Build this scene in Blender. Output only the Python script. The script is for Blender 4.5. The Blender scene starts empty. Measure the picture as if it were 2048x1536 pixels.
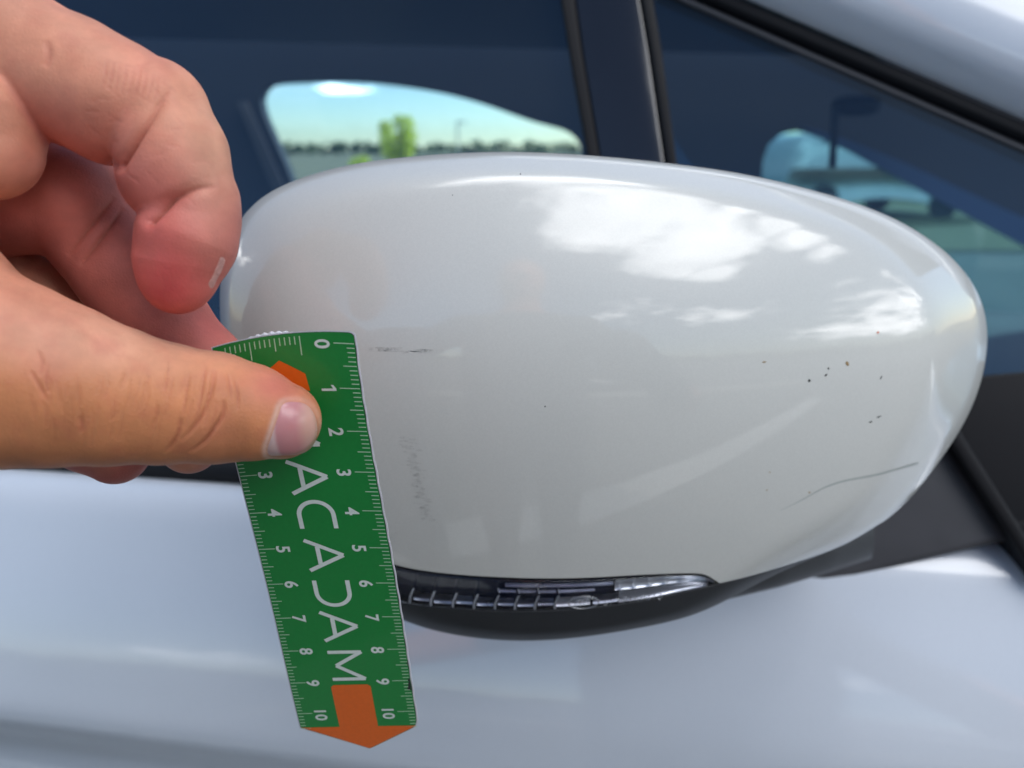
import bpy, bmesh, math, random
import numpy as np
from mathutils import Vector, Matrix

random.seed(7)
rng = np.random.RandomState(7)
scene = bpy.context.scene
COL = scene.collection

# ------------------------------------------------------------------ camera
FPX = 1450.0                    # focal length in photo pixels (2048 wide)
CAM_Z = 1.20
PITCH = math.radians(17.9)
cam_d = bpy.data.cameras.new("camera")
cam_d.sensor_width = 36.0
cam_d.lens = 36.0 * FPX / 2048.0
cam_d.clip_start = 0.01
cam_d.clip_end = 6000
cam_d.dof.use_dof = True
cam_d.dof.focus_distance = 0.158
cam_d.dof.aperture_fstop = 12.0
cam = bpy.data.objects.new("camera", cam_d)
COL.objects.link(cam)
cam.location = (0, 0, CAM_Z)
cam.rotation_euler = (math.radians(90) - PITCH, 0, 0)
scene.camera = cam
CF = np.array([0, math.cos(PITCH), -math.sin(PITCH)])
CU = np.array([0, math.sin(PITCH), math.cos(PITCH)])
CR = np.array([1.0, 0, 0])
CO = np.array([0, 0, CAM_Z])

# ------------------------------------------------------------------ world
SUN_EL = math.radians(28)
SUN_AZ = math.radians(28)       # measured from +Y towards +X
scene.view_settings.view_transform = 'Standard'
scene.view_settings.look = 'None'
scene.view_settings.gamma = 1.0
scene.view_settings.exposure = 0.46
world = bpy.data.worlds.new("World")
scene.world = world
world.use_nodes = True
wt = world.node_tree
wt.nodes.clear()


def nn(tree, typ, **kw):
    n = tree.nodes.new(typ)
    for k, v in kw.items():
        if k.startswith('i_'):
            key = k[2:]
            key = int(key) if key.isdigit() else key.replace('_', ' ')
            n.inputs[key].default_value = v
        else:
            setattr(n, k, v)
    return n


def lk(tree, a, b):
    tree.links.new(a, b)


sky = nn(wt, 'ShaderNodeTexSky', sky_type='NISHITA', sun_disc=False)
sky.sun_elevation = SUN_EL
sky.sun_rotation = SUN_AZ
sky.air_density = 1.0
sky.dust_density = 0.25
sky.ozone_density = 2.2
tc = nn(wt, 'ShaderNodeTexCoord')
# project the direction on a flat cloud deck
sep = nn(wt, 'ShaderNodeSeparateXYZ')
lk(wt, tc.outputs['Generated'], sep.inputs[0])
zc = nn(wt, 'ShaderNodeMath', operation='MAXIMUM')
zc.inputs[1].default_value = 0.0
lk(wt, sep.outputs['Z'], zc.inputs[0])
za = nn(wt, 'ShaderNodeMath', operation='ADD')
za.inputs[1].default_value = 0.10
lk(wt, zc.outputs[0], za.inputs[0])
dx = nn(wt, 'ShaderNodeMath', operation='DIVIDE')
dy = nn(wt, 'ShaderNodeMath', operation='DIVIDE')
lk(wt, sep.outputs['X'], dx.inputs[0]); lk(wt, za.outputs[0], dx.inputs[1])
lk(wt, sep.outputs['Y'], dy.inputs[0]); lk(wt, za.outputs[0], dy.inputs[1])
cmb = nn(wt, 'ShaderNodeCombineXYZ')
lk(wt, dx.outputs[0], cmb.inputs[0]); lk(wt, dy.outputs[0], cmb.inputs[1])
cmb.inputs[2].default_value = 3.7
n1 = nn(wt, 'ShaderNodeTexNoise', i_Scale=0.9, i_Detail=9.0, i_Roughness=0.60)
lk(wt, cmb.outputs[0], n1.inputs['Vector'])
cr = nn(wt, 'ShaderNodeValToRGB')
cr.color_ramp.elements[0].position = 0.42
cr.color_ramp.elements[1].position = 0.76
nw = nn(wt, 'ShaderNodeTexNoise', i_Scale=2.2, i_Detail=7.0, i_Roughness=0.65)
lk(wt, cmb.outputs[0], nw.inputs['Vector'])
# a few cumulus banks at real places of the sky (cloud-deck coordinates, radius, density)
CLOUDS = [(0.15, -0.15, .34, 1), (0.52, -0.60, .40, 1), (0.98, -0.88, .36, 1), (1.35, -1.1, .20, .9), (0.90, -0.45, .13, .8), (1.18, -0.52, .16, .9), (1.45, -0.60, .18, .9), (1.75, -0.66, .16, .8),
          (2.6, -0.6, .45, .6), (3.6, -0.8, .8, .8), (5.0, -1.6, 1.3, .9), (1.2, -2.3, .55, .6), (2.2, -2.0, .5, .7), (0.3, -3.0, .6, .5), (-1.22, 5.67, .24, .75), (-6, 3, 1.2, .8), (-3.5, -4.5, 1.0, .7), (-2.5, 0.8, .5, .7), (5.5, 4.5, 1.3, .8)]
prev = None
for (cx_, cy_, cr_, cw_) in CLOUDS:
    dn = nn(wt, 'ShaderNodeVectorMath', operation='DISTANCE')
    lk(wt, cmb.outputs[0], dn.inputs[0]); dn.inputs[1].default_value = (cx_, cy_, 3.7)
    mp_ = nn(wt, 'ShaderNodeMapRange', i_From_Min=0.0, i_From_Max=cr_ * 1.7, i_To_Min=0.95 * cw_, i_To_Max=0.0)
    lk(wt, dn.outputs['Value'], mp_.inputs['Value'])
    if prev is not None:
        mxn = nn(wt, 'ShaderNodeMath', operation='MAXIMUM')
        lk(wt, prev, mxn.inputs[0]); lk(wt, mp_.outputs[0], mxn.inputs[1]); prev = mxn.outputs[0]
    else:
        prev = mp_.outputs[0]
w1 = nn(wt, 'ShaderNodeMath', operation='MULTIPLY_ADD')
lk(wt, nw.outputs['Fac'], w1.inputs[0]); w1.inputs[1].default_value = 1.5; w1.inputs[2].default_value = -0.72
w2 = nn(wt, 'ShaderNodeMath', operation='MULTIPLY_ADD')
lk(wt, n1.outputs['Fac'], w2.inputs[0]); w2.inputs[1].default_value = 0.5; w2.inputs[2].default_value = -0.22
w3 = nn(wt, 'ShaderNodeMath', operation='ADD'); lk(wt, w1.outputs[0], w3.inputs[0]); lk(wt, w2.outputs[0], w3.inputs[1])
w4 = nn(wt, 'ShaderNodeMath', operation='ADD'); lk(wt, w3.outputs[0], w4.inputs[0]); lk(wt, prev, w4.inputs[1])
lk(wt, w4.outputs[0], cr.inputs[0])
hz = nn(wt, 'ShaderNodeMapRange', i_From_Min=0.0, i_From_Max=0.05)
lk(wt, sep.outputs['Z'], hz.inputs['Value'])
cm = nn(wt, 'ShaderNodeMath', operation='MULTIPLY')
lk(wt, cr.outputs[0], cm.inputs[0]); lk(wt, hz.outputs[0], cm.inputs[1])
n2 = nn(wt, 'ShaderNodeTexNoise', i_Scale=2.4, i_Detail=5.0)
lk(wt, cmb.outputs[0], n2.inputs['Vector'])
cc = nn(wt, 'ShaderNodeMixRGB')
cc.inputs[1].default_value = (10, 10.5, 11.5, 1)
cc.inputs[2].default_value = (68, 68, 68, 1)
lk(wt, n2.outputs['Fac'], cc.inputs[0])
mx = nn(wt, 'ShaderNodeMixRGB')
lk(wt, cm.outputs[0], mx.inputs[0])
lk(wt, sky.outputs[0], mx.inputs[1])
lk(wt, cc.outputs[0], mx.inputs[2])
bg = nn(wt, 'ShaderNodeBackground', i_Strength=0.11)
lk(wt, mx.outputs[0], bg.inputs['Color'])
wo = nn(wt, 'ShaderNodeOutputWorld')
lk(wt, bg.outputs[0], wo.inputs['Surface'])

sun_d = bpy.data.lights.new("sun", 'SUN')
sun_d.energy = 3.6
sun_d.angle = math.radians(0.5)
sun_d.color = (1.0, 0.95, 0.88)
sun = bpy.data.objects.new("sun", sun_d)
COL.objects.link(sun)
sdir = Vector((math.sin(SUN_AZ) * math.cos(SUN_EL), math.cos(SUN_AZ) * math.cos(SUN_EL), math.sin(SUN_EL)))
sun.rotation_euler = sdir.to_track_quat('Z', 'Y').to_euler()
sun.location = (0, 0, 5)


# ------------------------------------------------------------------ helpers
def P(px, py, zcm):
    """photo pixel + depth in cm -> world point (numpy, metres)"""
    px = np.asarray(px, float); py = np.asarray(py, float); z = np.asarray(zcm, float) * 0.01
    x = (px - 1024.0) / FPX * z
    y = -(py - 768.0) / FPX * z
    return CO + x[..., None] * CR + y[..., None] * CU + z[..., None] * CF


def hit(px, py, p0, nrm):
    """photo pixel -> point on a real plane of the place"""
    d = CF + (px - 1024.0) / FPX * CR - (py - 768.0) / FPX * CU
    t = np.dot(np.asarray(p0) - CO, nrm) / np.dot(d, nrm)
    return CO + d * t


def spline(xs, ys, x):
    """natural cubic through (xs, ys), linear outside"""
    xs = np.asarray(xs, float); ys = np.asarray(ys, float)
    n = len(xs); h = np.diff(xs)
    A = np.eye(n); b = np.zeros(n)
    for i in range(1, n - 1):
        A[i, i - 1] = h[i - 1]; A[i, i] = 2 * (h[i - 1] + h[i]); A[i, i + 1] = h[i]
        b[i] = 6 * ((ys[i + 1] - ys[i]) / h[i] - (ys[i] - ys[i - 1]) / h[i - 1])
    M = np.linalg.solve(A, b)
    x = np.asarray(x, float)
    i = np.clip(np.searchsorted(xs, x) - 1, 0, n - 2)
    hi = h[i]; a = (xs[i + 1] - x) / hi; c = (x - xs[i]) / hi
    y = a * ys[i] + c * ys[i + 1] + ((a ** 3 - a) * M[i] + (c ** 3 - c) * M[i + 1]) * hi ** 2 / 6
    s0 = (ys[1] - ys[0]) / h[0] - h[0] * M[1] / 6
    s1 = (ys[-1] - ys[-2]) / h[-1] + h[-1] * M[-2] / 6
    y = np.where(x < xs[0], ys[0] + (x - xs[0]) * s0, y)
    y = np.where(x > xs[-1], ys[-1] + (x - xs[-1]) * s1, y)
    return y


def curve2(pts, n):
    """smooth open curve through pixel points, evenly spaced"""
    p = np.asarray(pts, float)
    d = np.r_[0, np.cumsum(np.hypot(*np.diff(p, axis=0).T))]
    u = np.linspace(0, d[-1], n)
    return np.stack([spline(d, p[:, 0], u), spline(d, p[:, 1], u)], 1)


def closed2(pts, n):
    p = np.asarray(pts, float)
    k = 3
    q = np.vstack([p[-k:], p, p[:k + 1]])
    d = np.r_[0, np.cumsum(np.hypot(*np.diff(q, axis=0).T))]
    u = np.linspace(d[k], d[k + len(p)], n, endpoint=False)
    return np.stack([spline(d, q[:, 0], u), spline(d, q[:, 1], u)], 1)


def mesh_obj(name, verts, faces, mat, parent=None, smooth=True, origin=None):
    me = bpy.data.meshes.new(name)
    v = np.asarray(verts, float).reshape(-1, 3)
    o = np.zeros(3) if origin is None else np.asarray(origin, float)
    me.from_pydata((v - o).tolist(), [], [tuple(int(i) for i in f) for f in faces])
    me.update()
    if smooth:
        me.polygons.foreach_set('use_smooth', [True] * len(me.polygons))
    if mat is not None:
        me.materials.append(mat)
    ob = bpy.data.objects.new(name, me)
    ob.location = o
    COL.objects.link(ob)
    if parent is not None:
        ob.parent = parent
        ob.matrix_parent_inverse = Matrix.Translation(-WLOC[parent.name])
    WLOC[ob.name] = Vector(o)
    return ob


WLOC = {}


def empty(name, loc):
    o = bpy.data.objects.new(name, None)
    o.location = loc
    COL.objects.link(o)
    WLOC[o.name] = Vector(loc)
    return o


def tag(o, label=None, cat=None, group=None, kind=None):
    if label: o['label'] = label
    if cat: o['category'] = cat
    if group: o['group'] = group
    if kind: o['kind'] = kind
    return o


def grid_faces(nu, nv, off=0, wrap=False, flip=False):
    f = []
    for i in range(nu - (0 if wrap else 1)):
        i2 = (i + 1) % nu
        for j in range(nv - 1):
            a, b, c, d = off + i * nv + j, off + i2 * nv + j, off + i2 * nv + j + 1, off + i * nv + j + 1
            f.append((a, d, c, b) if flip else (a, b, c, d))
    return f


def slab(name, outline, thick, mat, parent=None, bevel=0.0, smooth=False):
    """outline: list of world points (about planar) extruded by the vector thick"""
    n = len(outline)
    o = [np.asarray(p, float) for p in outline]
    t = np.asarray(thick, float)
    v = o + [p + t for p in o]
    f = [list(range(n)), list(range(2 * n - 1, n - 1, -1))]
    for i in range(n):
        j = (i + 1) % n
        f.append((i, i + n, j + n, j))
    ob = mesh_obj(name, v, f, mat, parent, smooth=smooth)
    bm = bmesh.new(); bm.from_mesh(ob.data)
    bmesh.ops.recalc_face_normals(bm, faces=bm.faces)
    bm.to_mesh(ob.data); bm.free()
    if bevel:
        m = ob.modifiers.new('bevel', 'BEVEL'); m.width = bevel; m.segments = 3
        m.limit_method = 'ANGLE'; m.angle_limit = math.radians(40)
        ob.data.polygons.foreach_set('use_smooth', [True] * len(ob.data.polygons))
    return ob


def box(name, c, half, mat, parent=None, ax=None, bevel=0.0):
    c = np.asarray(c, float)
    ax = [np.array([1., 0, 0]), np.array([0, 1., 0]), np.array([0, 0, 1.])] if ax is None else ax
    a, b, d = [np.asarray(ax[i]) * half[i] for i in range(3)]
    return slab(name, [c - a - b - d, c + a - b - d, c + a + b - d, c - a + b - d], 2 * d, mat, parent, bevel)


# ------------------------------------------------------------------ materials
def newmat(name):
    m = bpy.data.materials.new(name)
    m.use_nodes = True
    t = m.node_tree
    b = t.nodes['Principled BSDF']
    return m, t, b


def setp(b, **kw):
    for k, v in kw.items():
        b.inputs[k.replace('_', ' ')].default_value = v


def plain(name, col, rough=0.5, metal=0.0, coat=0.0, noise=0.06, scale=40.0, bump=0.0, bscale=400.0, spec=0.5):
    m, t, b = newmat(name)
    tcn = nn(t, 'ShaderNodeTexCoord')
    n = nn(t, 'ShaderNodeTexNoise', i_Scale=scale, i_Detail=5.0)
    lk(t, tcn.outputs['Object'], n.inputs['Vector'])
    mr = nn(t, 'ShaderNodeMapRange', i_To_Min=1 - noise, i_To_Max=1 + noise)
    lk(t, n.outputs['Fac'], mr.inputs['Value'])
    mu = nn(t, 'ShaderNodeVectorMath', operation='SCALE')
    mu.inputs[0].default_value = col
    lk(t, mr.outputs[0], mu.inputs['Scale'])
    lk(t, mu.outputs[0], b.inputs['Base Color'])
    r2 = nn(t, 'ShaderNodeMapRange', i_To_Min=rough * 0.85, i_To_Max=rough * 1.15)
    lk(t, n.outputs['Fac'], r2.inputs['Value'])
    lk(t, r2.outputs[0], b.inputs['Roughness'])
    setp(b, Metallic=metal, Coat_Weight=coat, Coat_Roughness=0.03)
    b.inputs['Specular IOR Level'].default_value = spec
    if bump:
        nb = nn(t, 'ShaderNodeTexNoise', i_Scale=bscale, i_Detail=3.0)
        lk(t, tcn.outputs['Object'], nb.inputs['Vector'])
        bp = nn(t, 'ShaderNodeBump', i_Strength=bump, i_Distance=0.0004)
        lk(t, nb.outputs['Fac'], bp.inputs['Height'])
        lk(t, bp.outputs[0], b.inputs['Normal'])
    return m


def paint(name, col, base_rough=0.32, coat_rough=0.012):
    """pearl car paint: flakes under a clear coat"""
    m, t, b = newmat(name)
    tcn = nn(t, 'ShaderNodeTexCoord')
    v = nn(t, 'ShaderNodeTexVoronoi', i_Scale=3300.0)
    lk(t, tcn.outputs['Object'], v.inputs['Vector'])
    sx = nn(t, 'ShaderNodeSeparateXYZ')
    lk(t, v.outputs['Color'], sx.inputs[0])
    mr = nn(t, 'ShaderNodeMapRange', i_To_Min=0.972, i_To_Max=1.028)
    lk(t, sx.outputs[0], mr.inputs['Value'])
    n = nn(t, 'ShaderNodeTexNoise', i_Scale=14.0, i_Detail=4.0)
    lk(t, tcn.outputs['Object'], n.inputs['Vector'])
    m2 = nn(t, 'ShaderNodeMapRange', i_To_Min=0.97, i_To_Max=1.03)
    lk(t, n.outputs['Fac'], m2.inputs['Value'])
    mm = nn(t, 'ShaderNodeMath', operation='MULTIPLY')
    lk(t, mr.outputs[0], mm.inputs[0]); lk(t, m2.outputs[0], mm.inputs[1])
    mu = nn(t, 'ShaderNodeVectorMath', operation='SCALE')
    mu.inputs[0].default_value = col
    lk(t, mm.outputs[0], mu.inputs['Scale'])
    lk(t, mu.outputs[0], b.inputs['Base Color'])
    setp(b, Roughness=base_rough, Metallic=0.0, Coat_Weight=1.0, Coat_Roughness=coat_rough, Coat_IOR=1.55)
    # very faint orange peel in the coat
    op = nn(t, 'ShaderNodeTexNoise', i_Scale=260.0, i_Detail=2.0)
    lk(t, tcn.outputs['Object'], op.inputs['Vector'])
    bp = nn(t, 'ShaderNodeBump', i_Strength=0.10, i_Distance=0.00006)
    lk(t, op.outputs['Fac'], bp.inputs['Height'])
    lk(t, bp.outputs[0], b.inputs['Coat Normal'])
    return m


def glass(name, tint, ior=1.5, rough=0.0, dirt=0.02, refl=(1, 1, 1)):
    """thin sheet: tinted see-through body, Fresnel reflection on top"""
    m, t, b = newmat(name)
    t.nodes.remove(b)
    tr = nn(t, 'ShaderNodeBsdfTransparent'); tr.inputs[0].default_value = (*tint, 1)
    gl = nn(t, 'ShaderNodeBsdfGlossy'); gl.inputs['Roughness'].default_value = rough
    gl.inputs['Color'].default_value = (*refl, 1)
    fr = nn(t, 'ShaderNodeFresnel')
    gm = nn(t, 'ShaderNodeNewGeometry')
    io = nn(t, 'ShaderNodeMapRange', i_To_Min=ior, i_To_Max=1.0 / ior)
    lk(t, gm.outputs['Backfacing'], io.inputs['Value']); lk(t, io.outputs[0], fr.inputs['IOR'])
    ms = nn(t, 'ShaderNodeMixShader')
    lk(t, fr.outputs[0], ms.inputs[0]); lk(t, tr.outputs[0], ms.inputs[1]); lk(t, gl.outputs[0], ms.inputs[2])
    df = nn(t, 'ShaderNodeBsdfDiffuse'); df.inputs[0].default_value = (0.5, 0.5, 0.48, 1)
    tcn = nn(t, 'ShaderNodeTexCoord')
    n = nn(t, 'ShaderNodeTexNoise', i_Scale=9.0, i_Detail=6.0)
    lk(t, tcn.outputs['Object'], n.inputs['Vector'])
    mr = nn(t, 'ShaderNodeMapRange', i_To_Min=0.0, i_To_Max=dirt)
    lk(t, n.outputs['Fac'], mr.inputs['Value'])
    m2 = nn(t, 'ShaderNodeMixShader')
    lk(t, mr.outputs[0], m2.inputs[0]); lk(t, ms.outputs[0], m2.inputs[1]); lk(t, df.outputs[0], m2.inputs[2])
    lk(t, m2.outputs[0], t.nodes['Material Output'].inputs['Surface'])
    return m


M_CAP = paint('pearl_white_paint', (0.60, 0.605, 0.575))
M_BODY = paint('sky_tinted_body_paint', (0.60, 0.64, 0.71), coat_rough=0.07)  # same paint as the cap, with the blue of reflected sky put into its colour
M_BLACK = plain('satin_black_plastic', (0.022, 0.024, 0.028), 0.42, noise=0.2, bump=0.25, bscale=2600, scale=60)
M_GRAIN = plain('grained_grey_plastic', (0.05, 0.05, 0.058), 0.5, noise=0.2, bump=0.3, bscale=2200, scale=50)
M_GLOSSBLK = plain('gloss_black_trim', (0.012, 0.014, 0.022), 0.12, coat=0.6, noise=0.1)
M_RUBBER = plain('black_rubber_seal', (0.006, 0.006, 0.008), 0.6, noise=0.2, spec=0.25)
M_TRIM = plain('dark_interior_trim', (0.02, 0.024, 0.034), 0.8, noise=0.2, scale=8)
M_LINER = plain('grey_headliner_cloth', (0.10, 0.10, 0.11), 0.9, noise=0.1, scale=90)
M_GLASS = glass('side_window_glass', (0.86, 0.94, 0.97), ior=1.6, dirt=0.012, refl=(0.54, 0.76, 1.0))
M_GLASS2 = glass('far_window_glass', (0.78, 0.90, 0.98), dirt=0.02)
M_TEAL = glass('windscreen_glass', (0.50, 0.71, 0.75), dirt=0.08)

# ------------------------------------------------------------------ car frame of reference
CAR_A = math.radians(8.4)
FW = np.array([math.cos(CAR_A), -math.sin(CAR_A), 0])     # towards the car's nose (right in the picture)
OUT = np.array([-math.sin(CAR_A), -math.cos(CAR_A), 0])   # out of the car's side, towards us
UP = np.array([0, 0, 1.0])
BELT_Z = 1.03
C0 = np.array([0, 0.329, 0.0])


def C(s, n, z):
    return C0 + s * FW + n * OUT + z * UP


TUMBLE = math.radians(20)
W_UP = math.cos(TUMBLE) * UP - math.sin(TUMBLE) * OUT     # up along the glass
W_N = math.cos(TUMBLE) * OUT + math.sin(TUMBLE) * UP      # normal of the glass, outwards
W_P = C(0, -0.012, BELT_Z)


def onwin(px, py, off=0.0):
    return hit(px, py, W_P + off * W_N, W_N)


# ------------------------------------------------------------------ ground and far background
def ground():
    m, t, b = newmat('pale_pavement')
    tcn = nn(t, 'ShaderNodeTexCoord')
    n = nn(t, 'ShaderNodeTexNoise', i_Scale=0.35, i_Detail=9.0)
    lk(t, tcn.outputs['Object'], n.inputs['Vector'])
    rp = nn(t, 'ShaderNodeValToRGB')
    rp.color_ramp.elements[0].position = 0.35; rp.color_ramp.elements[0].color = (0.085, 0.082, 0.074, 1)
    rp.color_ramp.elements[1].position = 0.7; rp.color_ramp.elements[1].color = (0.135, 0.13, 0.118, 1)
    lk(t, n.outputs['Fac'], rp.inputs[0])
    g = nn(t, 'ShaderNodeTexVoronoi', i_Scale=90.0)
    lk(t, tcn.outputs['Object'], g.inputs['Vector'])
    mm = nn(t, 'ShaderNodeMixRGB', blend_type='MULTIPLY', i_Fac=0.35)
    lk(t, rp.outputs[0], mm.inputs[1]); lk(t, g.outputs['Color'], mm.inputs[2])
    lk(t, mm.outputs[0], b.inputs['Base Color'])
    setp(b, Roughness=0.9)
    v = [(-3000, -3000, 0), (3000, -3000, 0), (3000, 3000, 0), (-3000, 3000, 0)]
    tag(mesh_obj('ground', v, [(0, 1, 2, 3)], m, smooth=False), kind='structure')
    mf = plain('dry_field', (0.17, 0.14, 0.055), 0.95, noise=0.3, scale=0.05)
    v = [(-900, 9, .02), (900, 9, .02), (900, 1200, .02), (-900, 1200, .02)]
    tag(mesh_obj('dry_field', v, [(0, 1, 2, 3)], mf, smooth=False), kind='structure')


ground()
M_LINE = plain('worn_white_road_paint', (0.52, 0.52, 0.49), 0.8, noise=0.25, scale=25)


def ground_line(a, b, w, z, name, mat, h=0.0):
    a = np.array(a, float); b = np.array(b, float); d = (b - a) / np.linalg.norm(b - a); n = np.array([-d[1], d[0]]) * w / 2
    q = [(*(a - n), z), (*(b - n), z), (*(b + n), z), (*(a + n), z)]
    if h:
        o = slab(name, q, (0, 0, h), mat)
    else:
        o = mesh_obj(name, q, [(0, 1, 2, 3)], mat, smooth=False)
    return tag(o, kind='structure')


ground_line((-3.0, .25), (6.0, -3.25), .24, .004, 'added_parking_line', M_LINE)  # added behind the camera so the cap mirrors a light diagonal band
ground_line((-3.6, -5.2), (9.4, -5.6), .15, 0, 'added_kerb', plain('concrete_kerb', (.42, .41, .38), .9, noise=.2, scale=12), .13)  # unseen strip, added for another pale band in the cap's reflections


def leaf_cloud(centres, radii, n, size, squash=1.0):
    """many small leaf faces scattered through clumps"""
    vs = []; fs = []
    k = 0
    w = np.asarray(radii) ** 2; w = w / w.sum()
    idx = rng.choice(len(centres), n, p=w)
    for i in idx:
        d = rng.normal(size=3); d /= np.linalg.norm(d)
        r = radii[i] * (0.35 + 0.65 * rng.rand() ** 0.6)
        c = np.asarray(centres[i]) + d * r * np.array([1, 1, squash])
        a = rng.normal(size=3); a /= np.linalg.norm(a)
        b = np.cross(a, rng.normal(size=3)); b /= np.linalg.norm(b)
        s = size * (0.6 + 0.8 * rng.rand())
        vs += [c - a * s, c - b * s * .5, c + a * s, c + b * s * .5]
        fs.append((k, k + 1, k + 2, k + 3)); k += 4
    return vs, fs


def leafmat(name, col, trans):
    m, t, b = newmat(name)
    t.nodes.remove(b)
    tcn = nn(t, 'ShaderNodeTexCoord')
    n = nn(t, 'ShaderNodeTexNoise', i_Scale=1.3, i_Detail=3.0)
    lk(t, tcn.outputs['Object'], n.inputs['Vector'])
    mr = nn(t, 'ShaderNodeMapRange', i_To_Min=0.6, i_To_Max=1.4)
    lk(t, n.outputs['Fac'], mr.inputs['Value'])
    sh = []
    for typ, c in (('ShaderNodeBsdfDiffuse', col), ('ShaderNodeBsdfTranslucent', trans)):
        mu = nn(t, 'ShaderNodeVectorMath', operation='SCALE'); mu.inputs[0].default_value = c
        lk(t, mr.outputs[0], mu.inputs['Scale'])
        s = nn(t, typ); lk(t, mu.outputs[0], s.inputs[0]); sh.append(s)
    ms = nn(t, 'ShaderNodeMixShader'); ms.inputs[0].default_value = 0.62
    lk(t, sh[0].outputs[0], ms.inputs[1]); lk(t, sh[1].outputs[0], ms.inputs[2])
    lk(t, ms.outputs[0], t.nodes['Material Output'].inputs['Surface'])
    return m


M_LEAF = leafmat('yellow_green_leaves', (0.32, 0.38, 0.06), (0.95, 0.98, 0.12))
M_LEAFD = leafmat('dark_green_leaves', (0.04, 0.06, 0.03), (0.08, 0.12, 0.04))
M_BARK = plain('bark', (0.12, 0.09, 0.06), 0.9, noise=0.3, scale=12)


def tree(loc, h, clumps, n, size, label, trunk_h):
    r = empty('tree', loc)
    tag(r, label, 'tree', None)
    L = np.asarray(loc, float)
    v = []; ns = 10
    for j in range(9):
        f = j / 8.0
        rad = 0.11 * (1 - 0.75 * f)
        for i in range(ns):
            a = 2 * math.pi * i / ns
            v.append(L + np.array([rad * math.cos(a) + 0.06 * math.sin(3 * f), rad * math.sin(a), f * trunk_h]))
    fs = [(j * ns + i, j * ns + (i + 1) % ns, (j + 1) * ns + (i + 1) % ns, (j + 1) * ns + i) for j in range(8) for i in range(ns)]
    mesh_obj('trunk', v, fs, M_BARK, r, origin=L)
    vs, fs = leaf_cloud([L + np.array(c[:3]) for c in clumps], [c[3] for c in clumps], n, size)
    mesh_obj('crown', vs, fs, M_LEAF, r, smooth=False, origin=L)
    return r


# young tree seen through the far window, 26 m away
def far(px, dist):
    return ((px - 1024) / FPX * dist / math.cos(PITCH) * 1.0, dist, 0)


D = 26.0
tree(far(818, D), 2.5,
     [(-.35, 0, 1.55, .30), (-.38, .1, 1.9, .28), (-.30, 0, 1.15, .3), (.30, 0, 2.0, .32), (.33, .1, 1.6, .34), (.25, 0, 1.2, .34),
      (0, .2, 1.5, .25), (.05, 0, 2.15, .2), (0, 0, .95, .35)], 2600, 0.06,
     'young yellow green tree standing in the field, seen through the far window', 2.1)
tree(far(748, D), 1.2, [(0, 0, .55, .28), (.1, 0, .8, .24), (-.2, 0, .75, .2)], 900, 0.05,
     'low yellow green bush beside the young tree beyond the car', 0.7)

vs = []; fs = []
cs = []; rs = []
for i in range(420):
    x = -160 + 320 * i / 419.0
    cs.append((x, 190 + rng.rand() * 12, 0.8 + rng.rand() * 1.2)); rs.append(1.0 + rng.rand() * 1.1)
for i in range(300):                                      # and the same wood behind us, which the paint mirrors
    a = math.pi + math.pi * i / 299.0
    cs.append((200 * math.cos(a), 200 * math.sin(a), 2 + rng.rand() * 3)); rs.append(3.0 + rng.rand() * 2.5)
vs, fs = leaf_cloud(cs, rs, 26000, 0.9, 0.9)
tag(mesh_obj('distant_treeline', vs, fs, M_LEAFD, smooth=False), 'low dark green line of trees along the horizon behind the field', 'trees', kind='stuff')

# thin lamp post on the horizon
lp = far(926, 60)
lamp = empty('lamp_post', lp)
tag(lamp, 'thin grey post standing on the horizon beyond the field', 'post')
M_POST = plain('grey_steel', (0.3, 0.3, 0.3), 0.5)
box('pole', (lp[0], lp[1], 1.6), (0.06, 0.06, 1.6), M_POST, lamp)
box('lamp_head', (lp[0] + .3, lp[1], 3.25), (0.4, 0.1, 0.06), M_POST, lamp)

M_TYRE = plain('tyre_rubber', (.02, .02, .02), .8)
M_DGLASS = plain('dark_car_glass', (.02, .03, .035), .05, noise=0.0)


def parked_car(loc, rot, mat, label):
    r = empty('parked_car', loc); L = np.asarray(loc, float)
    tag(r, label, 'car')
    ca, sa = math.cos(rot), math.sin(rot)

    def W(x, y, z): return L + np.array([x * ca - y * sa, x * sa + y * ca, z])
    prof_ = closed2([(-2.0, .35), (-2.05, .7), (-1.95, .95), (-1.7, 1.35), (-1.2, 1.48), (-.3, 1.5), (.35, 1.38), (.95, .98), (1.7, .86), (2.0, .68), (2.05, .4), (1.0, .28), (-1.0, .28)], 72)
    v = []
    for y, k in ((-.86, .0), (-.84, .5), (-.62, 1.0), (0, 1.0), (.62, 1.0), (.84, .5), (.86, .0)):
        for x, z in prof_:
            tz = z if z < .9 else .9 + (z - .9) * min(1, k * 1.0 + .0)
            v.append(W(x * (1 - .02 * (1 - k)), y, tz))
    n = len(prof_)
    f = [(i * n + j, i * n + (j + 1) % n, (i + 1) * n + (j + 1) % n, (i + 1) * n + j) for i in range(6) for j in range(n)]
    f += [list(range(n)), list(range(7 * n - 1, 6 * n - 1, -1))]
    mesh_obj('body', v, f, mat, r, origin=L)
    for sy in (-1, 1):
        q = [W(x, sy * y, z) for x, y, z in ((-1.55, .80, .98), (.62, .80, .98), (.18, .70, 1.33), (-1.25, .70, 1.38))]
        o = W(0, sy * .03, 0) - L
        slab('window', [p + o for p in q], -o * .5, M_DGLASS, r)
        for x in (-1.25, 1.3):
            ring = [W(x + .32 * math.cos(a), sy * .80, .32 + .32 * math.sin(a)) for a in np.linspace(0, 2 * math.pi, 28, endpoint=False)]
            slab('wheel', ring, W(0, sy * .10, 0) - L, M_TYRE, r, .02)
    return r


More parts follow.
